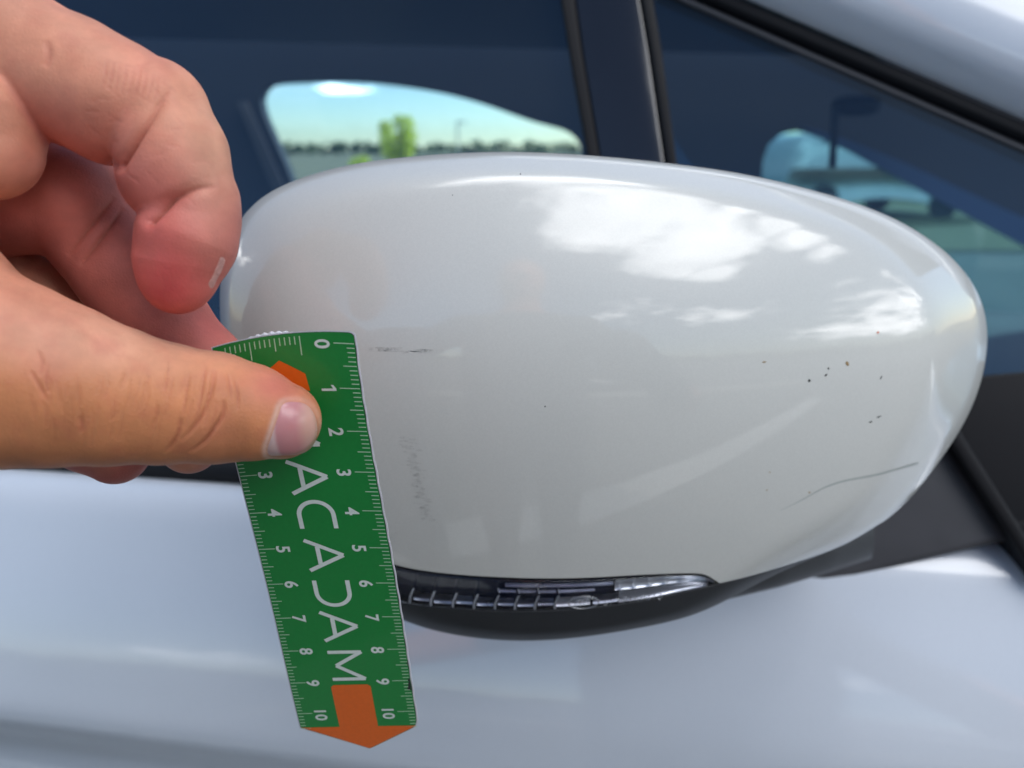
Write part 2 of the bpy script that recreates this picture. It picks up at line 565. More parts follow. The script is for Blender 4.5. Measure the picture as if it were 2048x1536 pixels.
parked_car(((1650 - 1024) / FPX * 14 / math.cos(PITCH), 14.0, 0), .25, plain('white_car_paint', (.7, .7, .7), .3, coat=.8), 'white hatchback parked far off, seen small and blurred through the quarter light')
parked_car((1.9, -6.8, 0), .1, plain('grey_car_paint', (.10, .11, .13), .3, coat=.8), 'dark grey hatchback added out of view behind the photographer for reflections in the mirror cap')  # added car, never in view, there to give the cap something dark to mirror
# ------------------------------------------------------------------ the car
car = empty('car', C(0, -0.7, 0))
tag(car, 'white car with a folded door mirror, dark side window and white door filling the frame', 'car')


def door_profile():
    # (n outwards, z) from the belt downwards
    return [(-.030, 1.018), (-.012, 1.026), (.000, 1.028), (.012, 1.022), (.020, 1.010), (.034, .985), (.048, .955), (.058, .930), (.062, .915),
            (.056, .900), (.050, .885), (.050, .86), (.054, .82), (.062, .77), (.070, .71), (.074, .64), (.070, .56), (.060, .50), (.064, .46), (.070, .42), (.05, .34), (.0, .30)]


prof = np.array(door_profile())
dd = np.r_[0, np.cumsum(np.hypot(*np.diff(prof, axis=0).T))]
uu = np.linspace(0, dd[-1], 150)
pn = spline(dd, prof[:, 0], uu); pz = spline(dd, prof[:, 1], uu)
S = np.linspace(-1.25, 1.5, 120)
verts = []
for s in S:
    k = 0.010 * math.exp(-((s - 0.3) / 0.35) ** 2)
    drop = -0.0 * s
    soft = 1.0 / (1 + math.exp((s + 0.02) / 0.10))        # the shoulder crease fades towards the nose
    pn2 = pn + k * np.exp(-((pz - 0.83) / 0.07) ** 2) - (1 - soft) * 0.010 * np.exp(-((pz - 0.915) / 0.02) ** 2)
    pn2 = pn2 - 0.02 * (s / 1.4) ** 2
    for a, z in zip(pn2, pz):
        verts.append(C(s, a, z + 0.012 * math.exp(-((z - .915) / .05) ** 2) * (-s * 0.8)))
mesh_obj('door_panel', verts, grid_faces(len(S), len(uu), flip=False), M_BODY, car)

# belt seal along the foot of the glass
v = []
sec = [(-.045, 1.010), (-.020, 1.018), (-.006, 1.0265), (-.004, 1.034), (-.010, 1.039), (-.020, 1.040), (-.03, 1.036)]
for s in np.linspace(-1.2, .27, 40):
    for a, z in sec:
        v.append(C(s, a - 0.02 * (s / 1.4) ** 2, z))
mesh_obj('belt_seal', v, grid_faces(40, len(sec)), M_RUBBER, car)


def win_poly(px, off=0.0):
    return [onwin(x, y, off) for x, y in px]


TH = -0.004 * W_N
slab('front_door_window', [C(-1.2, -.012, 1.02), C(.20, -.012, 1.02), onwin(1180, 0), onwin(1130, -700), C(-1.2, -.012, 1.02) + .46 * W_UP], TH, M_GLASS, car)
slab('quarter_light', [C(.10, -.012, 1.02), C(.66, -.012, 1.02), onwin(2300, 400), onwin(1480, -30), onwin(1250, -300), onwin(1190, -300)], TH, M_GLASS, car)
# divider between the two panes
slab('window_divider', win_poly([(1120, -700), (1255, -700), (1262, -100), (1300, 120), (1330, 330), (1390, 700), (1250, 700), (1200, 330), (1165, 120), (1135, -100)], 0.004), 0.006 * W_N, M_GLOSSBLK, car, 0.002)
for nm, pp in (('divider_seal', [(1105, -100), (1135, -100), (1165, 120), (1200, 330), (1250, 700), (1225, 700), (1178, 330), (1140, 120)]),
               ('divider_seal', [(1262, -100), (1285, -100), (1322, 120), (1350, 330), (1410, 700), (1390, 700), (1330, 330), (1300, 120)])):
    slab(nm, win_poly(pp, 0.0022), 0.009 * W_N, M_RUBBER, car, 0.001)
slab('window_corner_panel', win_poly([(1850, 770), (1960, 752), (2100, 740), (2500, 765), (2500, 1160), (1850, 1160)], 0.003), 0.004 * W_N, M_RUBBER, car, 0.001)
# windscreen pillar with its seal: a round-faced bar along the sloping upper edge of the quarter light
def bar(name, a_px, b_px, width, depth, off, mat, n=16, round_=0.5, tilt=0.0):
    """a long bar lying on the glass plane from pixel a to pixel b; width towards upper right"""
    A, B = onwin(*a_px), onwin(*b_px)
    ax = (B - A) / np.linalg.norm(B - A)
    wv = np.cross(W_N, ax); wv /= np.linalg.norm(wv)
    if np.dot(wv, UP) < 0: wv = -wv
    v = []
    N = 30
    for i in range(N):
        p = A + (B - A) * i / (N - 1.0)
        for j in range(n):
            f = j / (n - 1.0)
            bul = depth * (1 - abs(2 * f - 1) ** (2.0 / round_)) ** 0.5
            v.append(p + wv * width * f + W_N * (off + bul - tilt * width * f))
    return mesh_obj(name, v, grid_faces(N, n), mat, car)


bar('pillar_seal', (900, -214), (2500, 490), 0.0080, 0.006, 0.0, M_RUBBER)
bar('pillar_seal', (900, -197), (2500, 507), 0.0034, 0.002, 0.0, M_GRAIN)
bar('windscreen_pillar', (940, -232), (2540, 462), 0.24, 0.034, 0.004, M_BODY, n=50, tilt=0.28)

# roof and far side, the cabin
HL = [C(-1.4, -.17, 1.46), C(.80, -.13, 1.37), C(.80, -1.28, 1.37), C(-1.4, -1.28, 1.46)]
slab('roof', HL, (0, 0, 0.03), M_BODY, car, 0.01)
slab('headliner', [p - np.array([0, 0, .012]) for p in HL], (0, 0, 0.008), M_LINER, car)
FAR_P = C(0, -1.42, 0); FAR_N = OUT


def onfar(px, py, off=0.0):
    return hit(px, py, FAR_P + off * FAR_N, FAR_N)


def holed(name, outer, holes, thick, mat, parent):
    """flat panel with openings, as a filled mesh given real thickness"""
    bm = bmesh.new()
    es = []
    for loop in [outer] + holes:
        vv = [bm.verts.new(p) for p in loop]
        for i in range(len(vv)):
            es.append(bm.edges.new((vv[i], vv[(i + 1) % len(vv)])))
    bmesh.ops.triangle_fill(bm, use_beauty=True, use_dissolve=False, edges=es)
    g = bmesh.ops.extrude_face_region(bm, geom=bm.faces[:])
    bmesh.ops.translate(bm, vec=Vector(thick), verts=[e for e in g['geom'] if isinstance(e, bmesh.types.BMVert)])
    bmesh.ops.recalc_face_normals(bm, faces=bm.faces)
    me = bpy.data.meshes.new(name); bm.to_mesh(me); bm.free()
    me.materials.append(mat)
    ob = bpy.data.objects.new(name, me); COL.objects.link(ob)
    ob.parent = parent; ob.matrix_parent_inverse = Matrix.Translation(-WLOC[parent.name])
    WLOC[ob.name] = Vector((0, 0, 0))
    return ob


far_win = curve2([(590, 385), (575, 340), (540, 260), (524, 218), (522, 190), (536, 172), (565, 166), (640, 163), (720, 164), (800, 172), (900, 190), (1000, 220), (1090, 250), (1150, 275), (1160, 292), (1160, 330), (1162, 390)], 60)
scr = curve2([(1560, 1000), (1545, 600), (1530, 420), (1526, 320), (1540, 285), (1565, 267), (1595, 261), (1640, 274), (1700, 296), (1800, 352), (1900, 405), (2100, 515), (2400, 690), (2420, 1000)], 60)
outer = [onfar(-900, -900), onfar(3600, -900), onfar(3600, 2400), onfar(-900, 2400)]
h1 = [onfar(x, y) for x, y in far_win]
h2 = [onfar(x, y) for x, y in scr]
holed('far_door_trim', outer, [h1, h2], -0.03 * OUT, M_TRIM, car)
slab('far_door_window', [p - .012 * OUT for p in h1], -0.004 * OUT, M_GLASS2, car)
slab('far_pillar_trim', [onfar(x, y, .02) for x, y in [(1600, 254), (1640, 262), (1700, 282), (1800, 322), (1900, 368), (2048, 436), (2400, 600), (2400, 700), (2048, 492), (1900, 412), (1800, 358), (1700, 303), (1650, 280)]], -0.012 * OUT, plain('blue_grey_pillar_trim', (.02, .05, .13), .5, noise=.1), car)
slab('far_pillar_trim', [onfar(x, y, .02) for x, y in [(474, 205), (490, 202), (574, 392), (552, 396)]], -0.012 * OUT, M_LINER, car)
slab('windscreen', [p - .012 * OUT for p in h2], -0.004 * OUT, M_TEAL, car)
# closing walls of the cabin and the far outer skin
slab('far_outer_panel', [C(-1.9, -1.47, .3), C(1.9, -1.47, .3), C(1.9, -1.47, .74), C(-1.9, -1.47, .74)], -0.02 * OUT, M_BODY, car)
slab('cabin_floor', [C(-1.9, 0.0, .35), C(1.9, 0.0, .35), C(1.9, -1.42, .35), C(-1.9, -1.42, .35)], (0, 0, -.03), M_TRIM, car)
slab('rear_bulkhead', [C(-1.6, -.03, .36), C(-1.6, -1.41, .36), C(-1.6, -1.2, 1.44), C(-1.6, -.18, 1.44)], .02 * FW, M_TRIM, car)
# dashboard: a long rolled pad across the cabin
v = []
sec = [(0.95, .50), (.58, .52), (.50, .62), (.47, .73), (.50, .80), (.56, .835), (.66, .855), (.80, .86), (.95, .855)]
sec = curve2(sec, 30)
for n_ in np.linspace(-.05, -1.40, 12):
    for s_, z_ in sec:
        v.append(C(s_, n_, z_))
mesh_obj('dashboard', v, grid_faces(12, 30), M_TRIM, car)
slab('front_bulkhead', [C(.94, -.03, .36), C(.94, -1.41, .36), C(.94, -1.41, .84), C(.94, -.03, .84)], .02 * FW, M_TRIM, car)
def ellip(name, c, ax, r, mat, parent, n=24):
    v = []
    for i in range(n):
        a = 2 * math.pi * i / n
        for j in range(n // 2 + 1):
            b = math.pi * j / (n // 2) - math.pi / 2
            k = np.array([math.cos(a) * math.cos(b), math.sin(a) * math.cos(b), math.sin(b)])
            k = np.sign(k) * np.abs(k) ** .75
            v.append(np.asarray(c) + ax[0] * k[0] * r[0] + ax[1] * k[1] * r[1] + ax[2] * k[2] * r[2])
    return mesh_obj(name, v, grid_faces(n, n // 2 + 1, wrap=True), mat, parent)


rv = P(1712, 212, 92.0)
ellip('rear_view_mirror', rv, (FW, OUT, UP), (.030, .012, .0125), M_RUBBER, car)
slab('mirror_stalk', [rv + FW * a + UP * b for a, b in ((-.030, .0), (-.022, -.002), (-.016, -.075), (-.024, -.075))], .008 * OUT, M_TRIM, car)
# front seat seen as a dark shape, and the far grab handle
def seat(s0, n0):
    v = []
    out = [(0, .42), (.03, .7), (.06, .95), (.10, 1.0), (.16, .98), (.17, .8), (.17, .42)]
    oc = curve2(out, 20)
    for n_, w in ((-.25, .9), (-.23, 1), (0, 1.0), (.23, 1), (.25, .9)):
        for a, z in oc:
            v.append(C(s0 - a, n0 + n_, .42 + (z - .42) * w))
    return mesh_obj('seat_back', v, grid_faces(5, 20), M_TRIM, car)
seat(-.35, -.45); seat(-.35, -1.05)

# ------------------------------------------------------------------ door mirror
# silhouette of the whole housing (photo pixels), used only to lay out its real rim
RIM = closed2([(483, 432), (530, 388), (600, 356), (690, 331), (800, 315), (960, 304), (1130, 307), (1330, 325), (1500, 350), (1640, 384),
               (1770, 428), (1870, 485), (1935, 548), (1968, 610), (1977, 672), (1968, 745), (1938, 830), (1885, 915), (1820, 998), (1735, 1066), (1620, 1118), (1510, 1170), (1400, 1225), (1280, 1256),
               (1140, 1277), (1010, 1281), (900, 1268), (800, 1238), (710, 1180), (620, 1080), (540, 960), (480, 830), (448, 710), (438, 610), (444, 530), (458, 480)], 720)
MC = np.array([1180.0, 770.0])
d_ = RIM - MC
th_ = np.arctan2(d_[:, 1], d_[:, 0]); rr_ = np.hypot(d_[:, 0], d_[:, 1])
o_ = np.argsort(th_); th_ = th_[o_]; rr_ = rr_[o_]
TH_G = np.linspace(-math.pi, math.pi, 1441)[:-1]
R_G = np.interp(TH_G, th_, rr_, period=2 * math.pi)
ker = np.exp(-0.5 * (np.arange(-24, 25) / 8.0) ** 2); ker /= ker.sum()
R_S = np.convolve(np.r_[R_G[-24:], R_G, R_G[:24]], ker, 'valid')


def rim_r(th):
    return np.interp(th, TH_G, R_S, period=2 * math.pi)


def z_rim(px, py):
    return 24.3 + 0.0016 * (px - 1180) - 0.0008 * (py - 770)


def mirror_depth(px, py, off=0.0):
    """depth (cm) of the shell: a gently domed face rolled over into a side band"""
    px = np.asarray(px, float); py = np.asarray(py, float)
    dx_ = px - MC[0]; dy_ = py - MC[1]
    r = np.hypot(dx_, dy_)
    rho = np.clip(r / rim_r(np.arctan2(dy_, dx_)), 0, 1)
    u = dx_ / 790.0; v = (dy_ + 235.0) / 480.0
    face = 6.7 - 2.3 * u * u - 1.75 * v * v - 0.35 * u * u * v * v - 0.5 * u ** 4
    th = np.arctan2(dy_, dx_)
    low = np.exp(-((th - 1.55) / 0.80) ** 2)                 # the foot of the shell stays fuller
    lft = np.exp(-((math.pi - np.abs(th)) / 0.75) ** 2)      # the outer tip is rounder
    rgt = np.exp(-((th - 0.1) / 0.7) ** 2)
    r0 = 0.905 + 0.075 * low + 0.0 * lft - 0.02 * rgt
    w = 0.011 + 0.035 * lft + 0.010 * rgt
    slope = 1.25 - 0.25 * low - 0.2 * rgt - 0.45 * lft
    rcm = rim_r(th) / FPX * 20.0
    x_ = np.clip((rho - r0) / w, -30, 30)
    roll = slope * rcm * w * np.log1p(np.exp(x_)) + 0.35 * np.clip((rho - .955) / .045, 0, 1) ** 3
    H = face - roll
    return z_rim(px, py) - H + off


# border between paint and lens, lens and lower shell
LENS_TOP = curve2([(730, 1112), (790, 1132), (880, 1148), (1000, 1157), (1150, 1159), (1290, 1152), (1380, 1149), (1415, 1153), (1438, 1168)], 120)
LENS_BOT = curve2([(730, 1184), (795, 1204), (900, 1217), (1050, 1222), (1150, 1218), (1290, 1200), (1380, 1181), (1438, 1168)], 120)
mirror = None
# lower shell: from below the lens to the rim; it carries the whole mirror assembly
th0 = math.atan2(1168 - MC[1], 1438 - MC[0])


def shell_strip(name, top, bot, mat, parent, off0=0.0, nv=14, lip=0.25, bulge=0.0):
    n = len(top)
    v = []
    for i in range(n):
        for j in range(nv):
            f = j / (nv - 1.0)
            x, y = top[i] * (1 - f) + bot[i] * f
            z = float(mirror_depth(x, y, off0)) - bulge * math.sin(math.pi * f) * math.sin(math.pi * i / (n - 1.0)) ** .5
            v.append(P(x, y, z))
    fs = grid_faces(n, nv)
    # lips turned inwards along both long edges
    base = len(v)
    for i in range(n):
        x, y = top[i]; v.append(P(x, y, float(mirror_depth(x, y, off0)) + lip))
    for i in range(n):
        x, y = bot[i]; v.append(P(x, y, float(mirror_depth(x, y, off0)) + lip))
    for i in range(n - 1):
        fs.append((i * nv, base + i, base + i + 1, (i + 1) * nv))
        fs.append((i * nv + nv - 1, (i + 1) * nv + nv - 1, base + n + i + 1, base + n + i))
    return mesh_obj(name, v, fs, mat, parent)


low_top = np.vstack([LENS_BOT[:-1], curve2([(1438, 1168), (1500, 1153), (1600, 1123), (1700, 1084)], 40)])
low_bot = []
for x, y in curve2([(640, 1105), (710, 1180), (800, 1238), (900, 1268), (1010, 1280), (1140, 1277), (1280, 1256), (1400, 1225), (1510, 1185), (1620, 1130), (1705, 1086)], len(low_top)):
    low_bot.append((x, y))
low_bot = np.array(low_bot)
# keep it on the rim
for i, (x, y) in enumerate(low_bot):
    a = math.atan2(y - MC[1], x - MC[0]); r = float(rim_r(a)) * 0.999
    low_bot[i] = MC + r * np.array([math.cos(a), math.sin(a)])
mirror = shell_strip('door_mirror', low_top, low_bot, M_BLACK, car, 0.12, nv=24, lip=0.6)
mirror['label'] = 'satin black lower shell of the folded door mirror'

# painted cap
NT, NR = 520, 90
cap_loop = []
lt_r = np.hypot(LENS_TOP[:, 0] - MC[0], LENS_TOP[:, 1] - MC[1]); lt_t = np.arctan2(LENS_TOP[:, 1] - MC[1], LENS_TOP[:, 0] - MC[0])
ct = curve2([(1438, 1168), (1500, 1153), (1600, 1123), (1700, 1084), (1760, 1048)], 60)
ct_r = np.hypot(ct[:, 0] - MC[0], ct[:, 1] - MC[1]); ct_t = np.arctan2(ct[:, 1] - MC[1], ct[:, 0] - MC[0])
for k in range(NT):
    a = -math.pi + 2 * math.pi * k / NT
    r = float(rim_r(a)) * 0.9985
    if lt_t.min() < a < lt_t.max():
        o = np.argsort(lt_t)
        r = min(r, float(np.interp(a, lt_t[o], lt_r[o])) - 2.5)
    elif ct_t.min() < a <= ct_t.max():
        o = np.argsort(ct_t)
        r = min(r, float(np.interp(a, ct_t[o], ct_r[o])) - 1.0)
    cap_loop.append((a, r))
vs = []
rad = 1 - (1 - np.linspace(0.004, 1, NR)) ** 1.6
for a, r in cap_loop:
    q = MC + np.outer(rad * r, [math.cos(a), math.sin(a)])
    z = mirror_depth(q[:, 0], q[:, 1])
    z[-1] += 0.02
    vs.append(P(q[:, 0], q[:, 1], z))
    q2 = MC + (r - 1.0) * np.array([math.cos(a), math.sin(a)])
    vs.append(P(q2[0:1], q2[1:2], np.array([z[-1] + 0.7])))
vs = np.vstack(vs)
fs = grid_faces(NT, NR + 1, wrap=True)
c_i = len(vs)
vs = np.vstack([vs, P(MC[0:1], MC[1:2], mirror_depth(MC[0:1], MC[1:2]))])
fs += [(c_i, ((k + 1) % NT) * (NR + 1), k * (NR + 1)) for k in range(NT)]
cap_o = mesh_obj('mirror_cap', vs, fs, M_CAP, mirror)
# back of the housing and the mirror glass, turned to the car
v = []
for a in np.linspace(-math.pi, math.pi, 200, endpoint=False):
    x, y = MC + float(rim_r(a)) * .99 * np.array([math.cos(a), math.sin(a)])
    v.append(P(x, y, float(mirror_depth(x, y)) + .45))
    for f, dz in ((0.985, 0.0), (0.965, 0.9), (0.92, 2.0), (0.86, 2.9), (0.80, 3.3), (0.78, 2.6), (0.0, 2.5)):
        x, y = MC + float(rim_r(a)) * f * np.array([math.cos(a), math.sin(a)])
        v.append(P(x, y, z_rim(x, y) + dz))
mesh_obj('housing_back', v, grid_faces(200, 8, wrap=True), M_BLACK, mirror)
M_MIRROR = plain('silvered_glass', (0.8, 0.82, 0.84), 0.02, metal=1.0, noise=0.0)
v = []
for a in np.linspace(-math.pi, math.pi, 96, endpoint=False):
    x, y = MC + float(rim_r(a)) * .76 * np.array([math.cos(a), math.sin(a)])
    v.append(P(x, y, z_rim(x, y) + 2.9))
mesh_obj('mirror_glass', v, [list(range(96))], M_MIRROR, mirror, smooth=False)

# indicator: dark bowl, chrome ribs, clear lens with raised marks
M_BOWL = plain('navy_indicator_bowl', (0.012, 0.016, 0.035), 0.22, coat=0.5, noise=0.2)
M_CHROME = plain('chromed_rib', (0.92, 0.93, 0.95), 0.30, metal=0.9, noise=0.05)
M_CHROMED = plain('dull_reflector', (0.50, 0.52, 0.58), 0.28, metal=1.0, noise=0.5, scale=160)
M_LENS = glass('clear_indicator_lens', (0.93, 0.95, 1.0), ior=1.5, dirt=0.01)
mk = 1.0
shell_strip('indicator_bowl', LENS_TOP, LENS_BOT, M_BOWL, mirror, 0.75, nv=10, lip=0.5)
shell_strip('indicator_lens', LENS_TOP + [0, 1.5], LENS_BOT - [0, 1.0], M_LENS, mirror, 0.10, nv=12, lip=0.55, bulge=0.05)


def lens_pt(i_f, v_f, off):
    k = i_f * (len(LENS_TOP) - 1); i = int(min(max(k, 0), len(LENS_TOP) - 2)); f = k - i
    a = LENS_TOP[i] * (1 - f) + LENS_TOP[i + 1] * f
    b = LENS_BOT[i] * (1 - f) + LENS_BOT[i + 1] * f
    x, y = a * (1 - v_f) + b * v_f
    return P(x, y, float(mirror_depth(x, y, off)))


def find_u(px):
    return float(np.interp(px, LENS_TOP[:, 0], np.linspace(0, 1, len(LENS_TOP))))


def ribbon(name, path_uv, w_uv, off, thick, mat, parent):
    """narrow raised bar following (u,v) on the lens"""
    v = []; n = len(path_uv)
    for (u, vv), (wu, wv) in zip(path_uv, w_uv):
        v += [lens_pt(u, vv, off), lens_pt(u + wu, vv + wv, off), lens_pt(u + wu, vv + wv, off - thick), lens_pt(u, vv, off - thick)]
    fs = []
    for i in range(n - 1):
        for j in range(4):
            fs.append((i * 4 + j, i * 4 + (j + 1) % 4, i * 4 + 4 + (j + 1) % 4, i * 4 + 4 + j))
    fs += [(3, 2, 1, 0), (n * 4 - 4, n * 4 - 3, n * 4 - 2, n * 4 - 1)]
    return mesh_obj(name, v, fs, mat, parent, smooth=False)


rib_px = [820, 862, 906, 948, 990, 1030, 1070, 1110]
for k, px in enumerate(rib_px):
    u = find_u(px)
    path = [(u - 0.004 + 0.012 * (1 - t) ** 2 * (1 if t < .5 else 0.6), 0.52 + 0.44 * t) for t in np.linspace(0, 1, 8)]
    ribbon('indicator_rib', path, [(0.0060, 0)] * 8, 0.44, 0.3, M_CHROME, mirror)
for k, px in enumerate([995, 1035, 1075, 1115, 1240, 1268, 1300, 1332, 1366]):
    u = find_u(px)
    lo, hi = (0.30, 0.45) if px < 1150 else (0.10, 0.42)
    path = [(u + 0.003 * t, lo + (hi - lo) * t) for t in np.linspace(0, 1, 4)]
    ribbon('indicator_rib', path, [(0.0035, 0)] * 4, 0.50, 0.15, M_CHROME, mirror)


def lens_patch(name, u0, u1, va, vb, off, mat, nu=30, taper=0.0):
    v = []
    for i in range(nu):
        f = i / (nu - 1.0); u = u0 + (u1 - u0) * f
        for j in range(6):
            g = j / 5.0
            lo = va + taper * (1 - f); hi = vb
            v.append(lens_pt(u, lo + (hi - lo) * g, off + 0.10 * math.sin(math.pi * g)))
    return mesh_obj(name, v, grid_faces(nu, 6), mat, mirror)


for k in range(len(rib_px) - 1):
    lens_patch('reflector_strip', find_u(rib_px[k] + 5), find_u(rib_px[k + 1] - 3), 0.60, 0.84 + 0.02 * (k % 2), 0.60, M_CHROMED, 8)
lens_patch('reflector_strip', find_u(1112), find_u(1180), 0.58, 0.88, 0.56, M_CHROME, 10)
for a_, b_ in ((998, 1032), (1038, 1072), (1078, 1112), (1118, 1190)):
    lens_patch('reflector_strip', find_u(a_), find_u(b_), 0.33, 0.43, 0.62, M_CHROMED, 8)
lens_patch('reflector_strip', find_u(1186), find_u(1236), 0.56, 0.88, 0.58, M_CHROMED, 10)
lens_patch('reflector_strip', find_u(1238), find_u(1418), 0.50, 0.92, 0.52, M_CHROME, 30)
lens_patch('reflector_strip', find_u(1010), find_u(1228), 0.12, 0.26, 0.62, M_CHROMED, 24)
lens_patch('reflector_strip', find_u(1230), find_u(1430), 0.08, 0.46, 0.52, M_CHROME, 30)

# raised oval mark and lettering moulded in the lens
M_MOULD = plain('raised_clear_moulding', (0.55, 0.57, 0.60), 0.15, metal=0.6, noise=0.05)


def tube_px(name, pts_px, r_cm, off, mat, parent, closed=False, ns=6):
    """thin raised cord following photo points on the mirror shell"""
    p = np.array([P(x, y, float(mirror_depth(x, y, off))) for x, y in pts_px])
    n = len(p); v = []
    for i in range(n):
        a = p[(i + 1) % n] if (closed or i < n - 1) else p[i]
        b = p[i - 1] if (closed or i > 0) else p[i]
        t = a - b; t /= np.linalg.norm(t) + 1e-12
        x = np.cross(t, CF); x /= np.linalg.norm(x) + 1e-12
        y = np.cross(t, x)
        for k in range(ns):
            an = 2 * math.pi * k / ns
            v.append(p[i] + (x * math.cos(an) + y * math.sin(an)) * r_cm * 0.01)
    fs = []
    for i in range(n if closed else n - 1):
        j = (i + 1) % n
        for k in range(ns):
            fs.append((i * ns + k, i * ns + (k + 1) % ns, j * ns + (k + 1) % ns, j * ns + k))
    return mesh_obj(name, v, fs, mat, parent)


oval = [(1167 + 30 * math.cos(a) + 3 * math.sin(a), 1205 + 12 * math.sin(a) - 5 * math.cos(a) * .5) for a in np.linspace(0, 2 * math.pi, 40, endpoint=False)]
tube_px('oval_mark', oval, 0.012, 0.06, M_MOULD, mirror, True)
x0 = 1150
sc = []
for t in np.linspace(0, 4 * 2 * math.pi, 90):
    sc.append((1150 + t / (8 * math.pi) * 34 + 4 * math.cos(t), 1207 - t / (8 * math.pi) * 4 + 6 * math.sin(t)))
tube_px('script_mark', sc, 0.009, 0.055, M_MOULD, mirror)
glyphs = {0: [(0, 0), (6, -8), (9, -2), (3, 5), (-1, 2)], 1: [(0, 4), (1, -7)], 2: [(0, 5), (2, -8), (8, -8), (6, 0), (1, 0)], 3: [(0, 4), (5, -8), (8, 4)], 4: [(0, -5), (8, -6)], 5: [(6, -8), (0, -6), (6, 0), (0, 4)]}
for k, (gx, gi) in enumerate([(1208, 0), (1222, 1), (1232, 4), (1246, 2), (1260, 1), (1268, 3), (1282, 2), (1296, 5), (1308, 1), (1316, 0)]):
    base = 1206 - (gx - 1208) * 0.11
    tube_px('raised_letter', [(gx + a, base + b * .9) for a, b in glyphs[gi]], 0.010, 0.055, M_MOULD, mirror)

# arm and triangular base that tie the mirror to the door
SAIL = [(1520, 1205), (1560, 1140), (1640, 1060), (1700, 980), (1760, 900), (1850, 780), (1895, 850), (1960, 950), (2030, 1060), (2036, 1078), (2020, 1085), (1900, 1112), (1750, 1148), (1600, 1186)]
slab('mirror_base', [hit(x, y, C(0, 0.012, 1.03), W_N) for x, y in SAIL], -0.030 * W_N, M_GRAIN, car, 0.006)
slab('base_seal', [hit(x, y, C(0, 0.020, 1.03), W_N) for x, y in [(1852, 765), (1885, 800), (1960, 920), (2048, 1060), (2120, 1175), (2085, 1180), (2030, 1085), (1940, 950), (1880, 855), (1840, 790)]], -0.024 * W_N, M_RUBBER, car, 0.002)
# arm: thick tube from under the mirror to the base
arm = []
pts = [((1330, 1150), 24.6, 55), ((1450, 1140), 25.2, 58), ((1560, 1110), 26.5, 62), ((1660, 1080), 28.0, 62), ((1740, 1060), 29.5, 56)]
N = 24
for i in range(25):
    f = i / 24.0 * (len(pts) - 1); k = int(min(f, len(pts) - 2)); g = f - k
    c = np.array(pts[k][0]) * (1 - g) + np.array(pts[k + 1][0]) * g
    z = pts[k][1] * (1 - g) + pts[k + 1][1] * g; r = pts[k][2] * (1 - g) + pts[k + 1][2] * g
    for j in range(N):
        a = 2 * math.pi * j / N
        arm.append(P(c[0] + .3 * r * math.cos(a), c[1] + r * math.sin(a), z) + CF * (r * z / FPX * .01) * math.cos(a) * 0.9)
mesh_obj('mirror_arm', arm, grid_faces(25, N - 0, wrap=False) + [(i * N + N - 1, (i + 1) * N + N - 1, (i + 1) * N, i * N) for i in range(24)], M_BLACK, car)

# scuffs and specks on the cap
def streak(pts, w):
    return pts, w


m_, t_, b_ = newmat('grey_scuff')
t_.nodes.remove(b_)
df = nn(t_, 'ShaderNodeBsdfDiffuse'); df.inputs[0].default_value = (0.13, 0.13, 0.13, 1)
tr = nn(t_, 'ShaderNodeBsdfTransparent')
tcn = nn(t_, 'ShaderNodeTexCoord'); nz = nn(t_, 'ShaderNodeTexNoise', i_Scale=900.0, i_Detail=4.0)
lk(t_, tcn.outputs['Object'], nz.inputs['Vector'])
rp = nn(t_, 'ShaderNodeMapRange', i_From_Min=0.36, i_From_Max=0.70, i_To_Min=0.0, i_To_Max=0.17)
lk(t_, nz.outputs['Fac'], rp.inputs['Value'])
ms = nn(t_, 'ShaderNodeMixShader')
lk(t_, rp.outputs[0], ms.inputs[0]); lk(t_, tr.outputs[0], ms.inputs[1]); lk(t_, df.outputs[0], ms.inputs[2])
lk(t_, ms.outputs[0], t_.nodes['Material Output'].inputs['Surface'])
M_SCUFF = m_


def lens_shape(x, y, L, w, ang, bm_v, bm_f, off=-0.006):
    """pointed sliver on the cap"""
    k = len(bm_v); ca, sa = math.cos(ang), math.sin(ang)
    pts = []
    for i in range(9):
        f = i / 8.0; ww = w * math.sin(math.pi * f) ** 0.8
        for sgn in (-1, 1):
            a = (f - .5) * L; b = sgn * ww * .5
            pts.append((x + a * ca - b * sa, y + a * sa + b * ca))
    for q in pts:
        bm_v.append(P(q[0], q[1], float(mirror_depth(q[0], q[1], off))))
    for i in range(8):
        bm_f.append((k + 2 * i, k + 2 * i + 1, k + 2 * i + 3, k + 2 * i + 2))


bv, bf = [], []
for i in range(26):
    lens_shape(750 + rng.rand() * 45, 694 + rng.rand() * 9, 25 + 30 * rng.rand(), 1.6, 0.03 * rng.randn() - .02, bv, bf)
for i in range(22):
    lens_shape(815 + rng.rand() * 40, 698 + rng.rand() * 8, 20 + 25 * rng.rand(), 1.8, 0.03 * rng.randn() - .02, bv, bf)
for i in range(46):
    f = i / 45.0
    lens_shape(812 + 46 * f + 6 * rng.randn(), 875 + 165 * f, 14 + 14 * rng.rand(), 3.0 + 1.5 * rng.rand(), 0.08 * rng.randn(), bv, bf)
for i in range(5):
    lens_shape(835 + rng.randn() * 3 + i * 2, 950 + 22 * i, 12 + 5 * rng.rand(), 3.5, 0.1, bv, bf)
mesh_obj('scuff_marks', bv, bf, M_SCUFF, mirror)['kind'] = 'stuff'
M_SPECK = plain('dark_speck', (0.03, 0.035, 0.03), 0.8)
M_SPECKB = plain('brown_speck', (0.30, 0.20, 0.09), 0.8)
M_SPECKR = plain('red_speck', (0.6, 0.18, 0.10), 0.8)


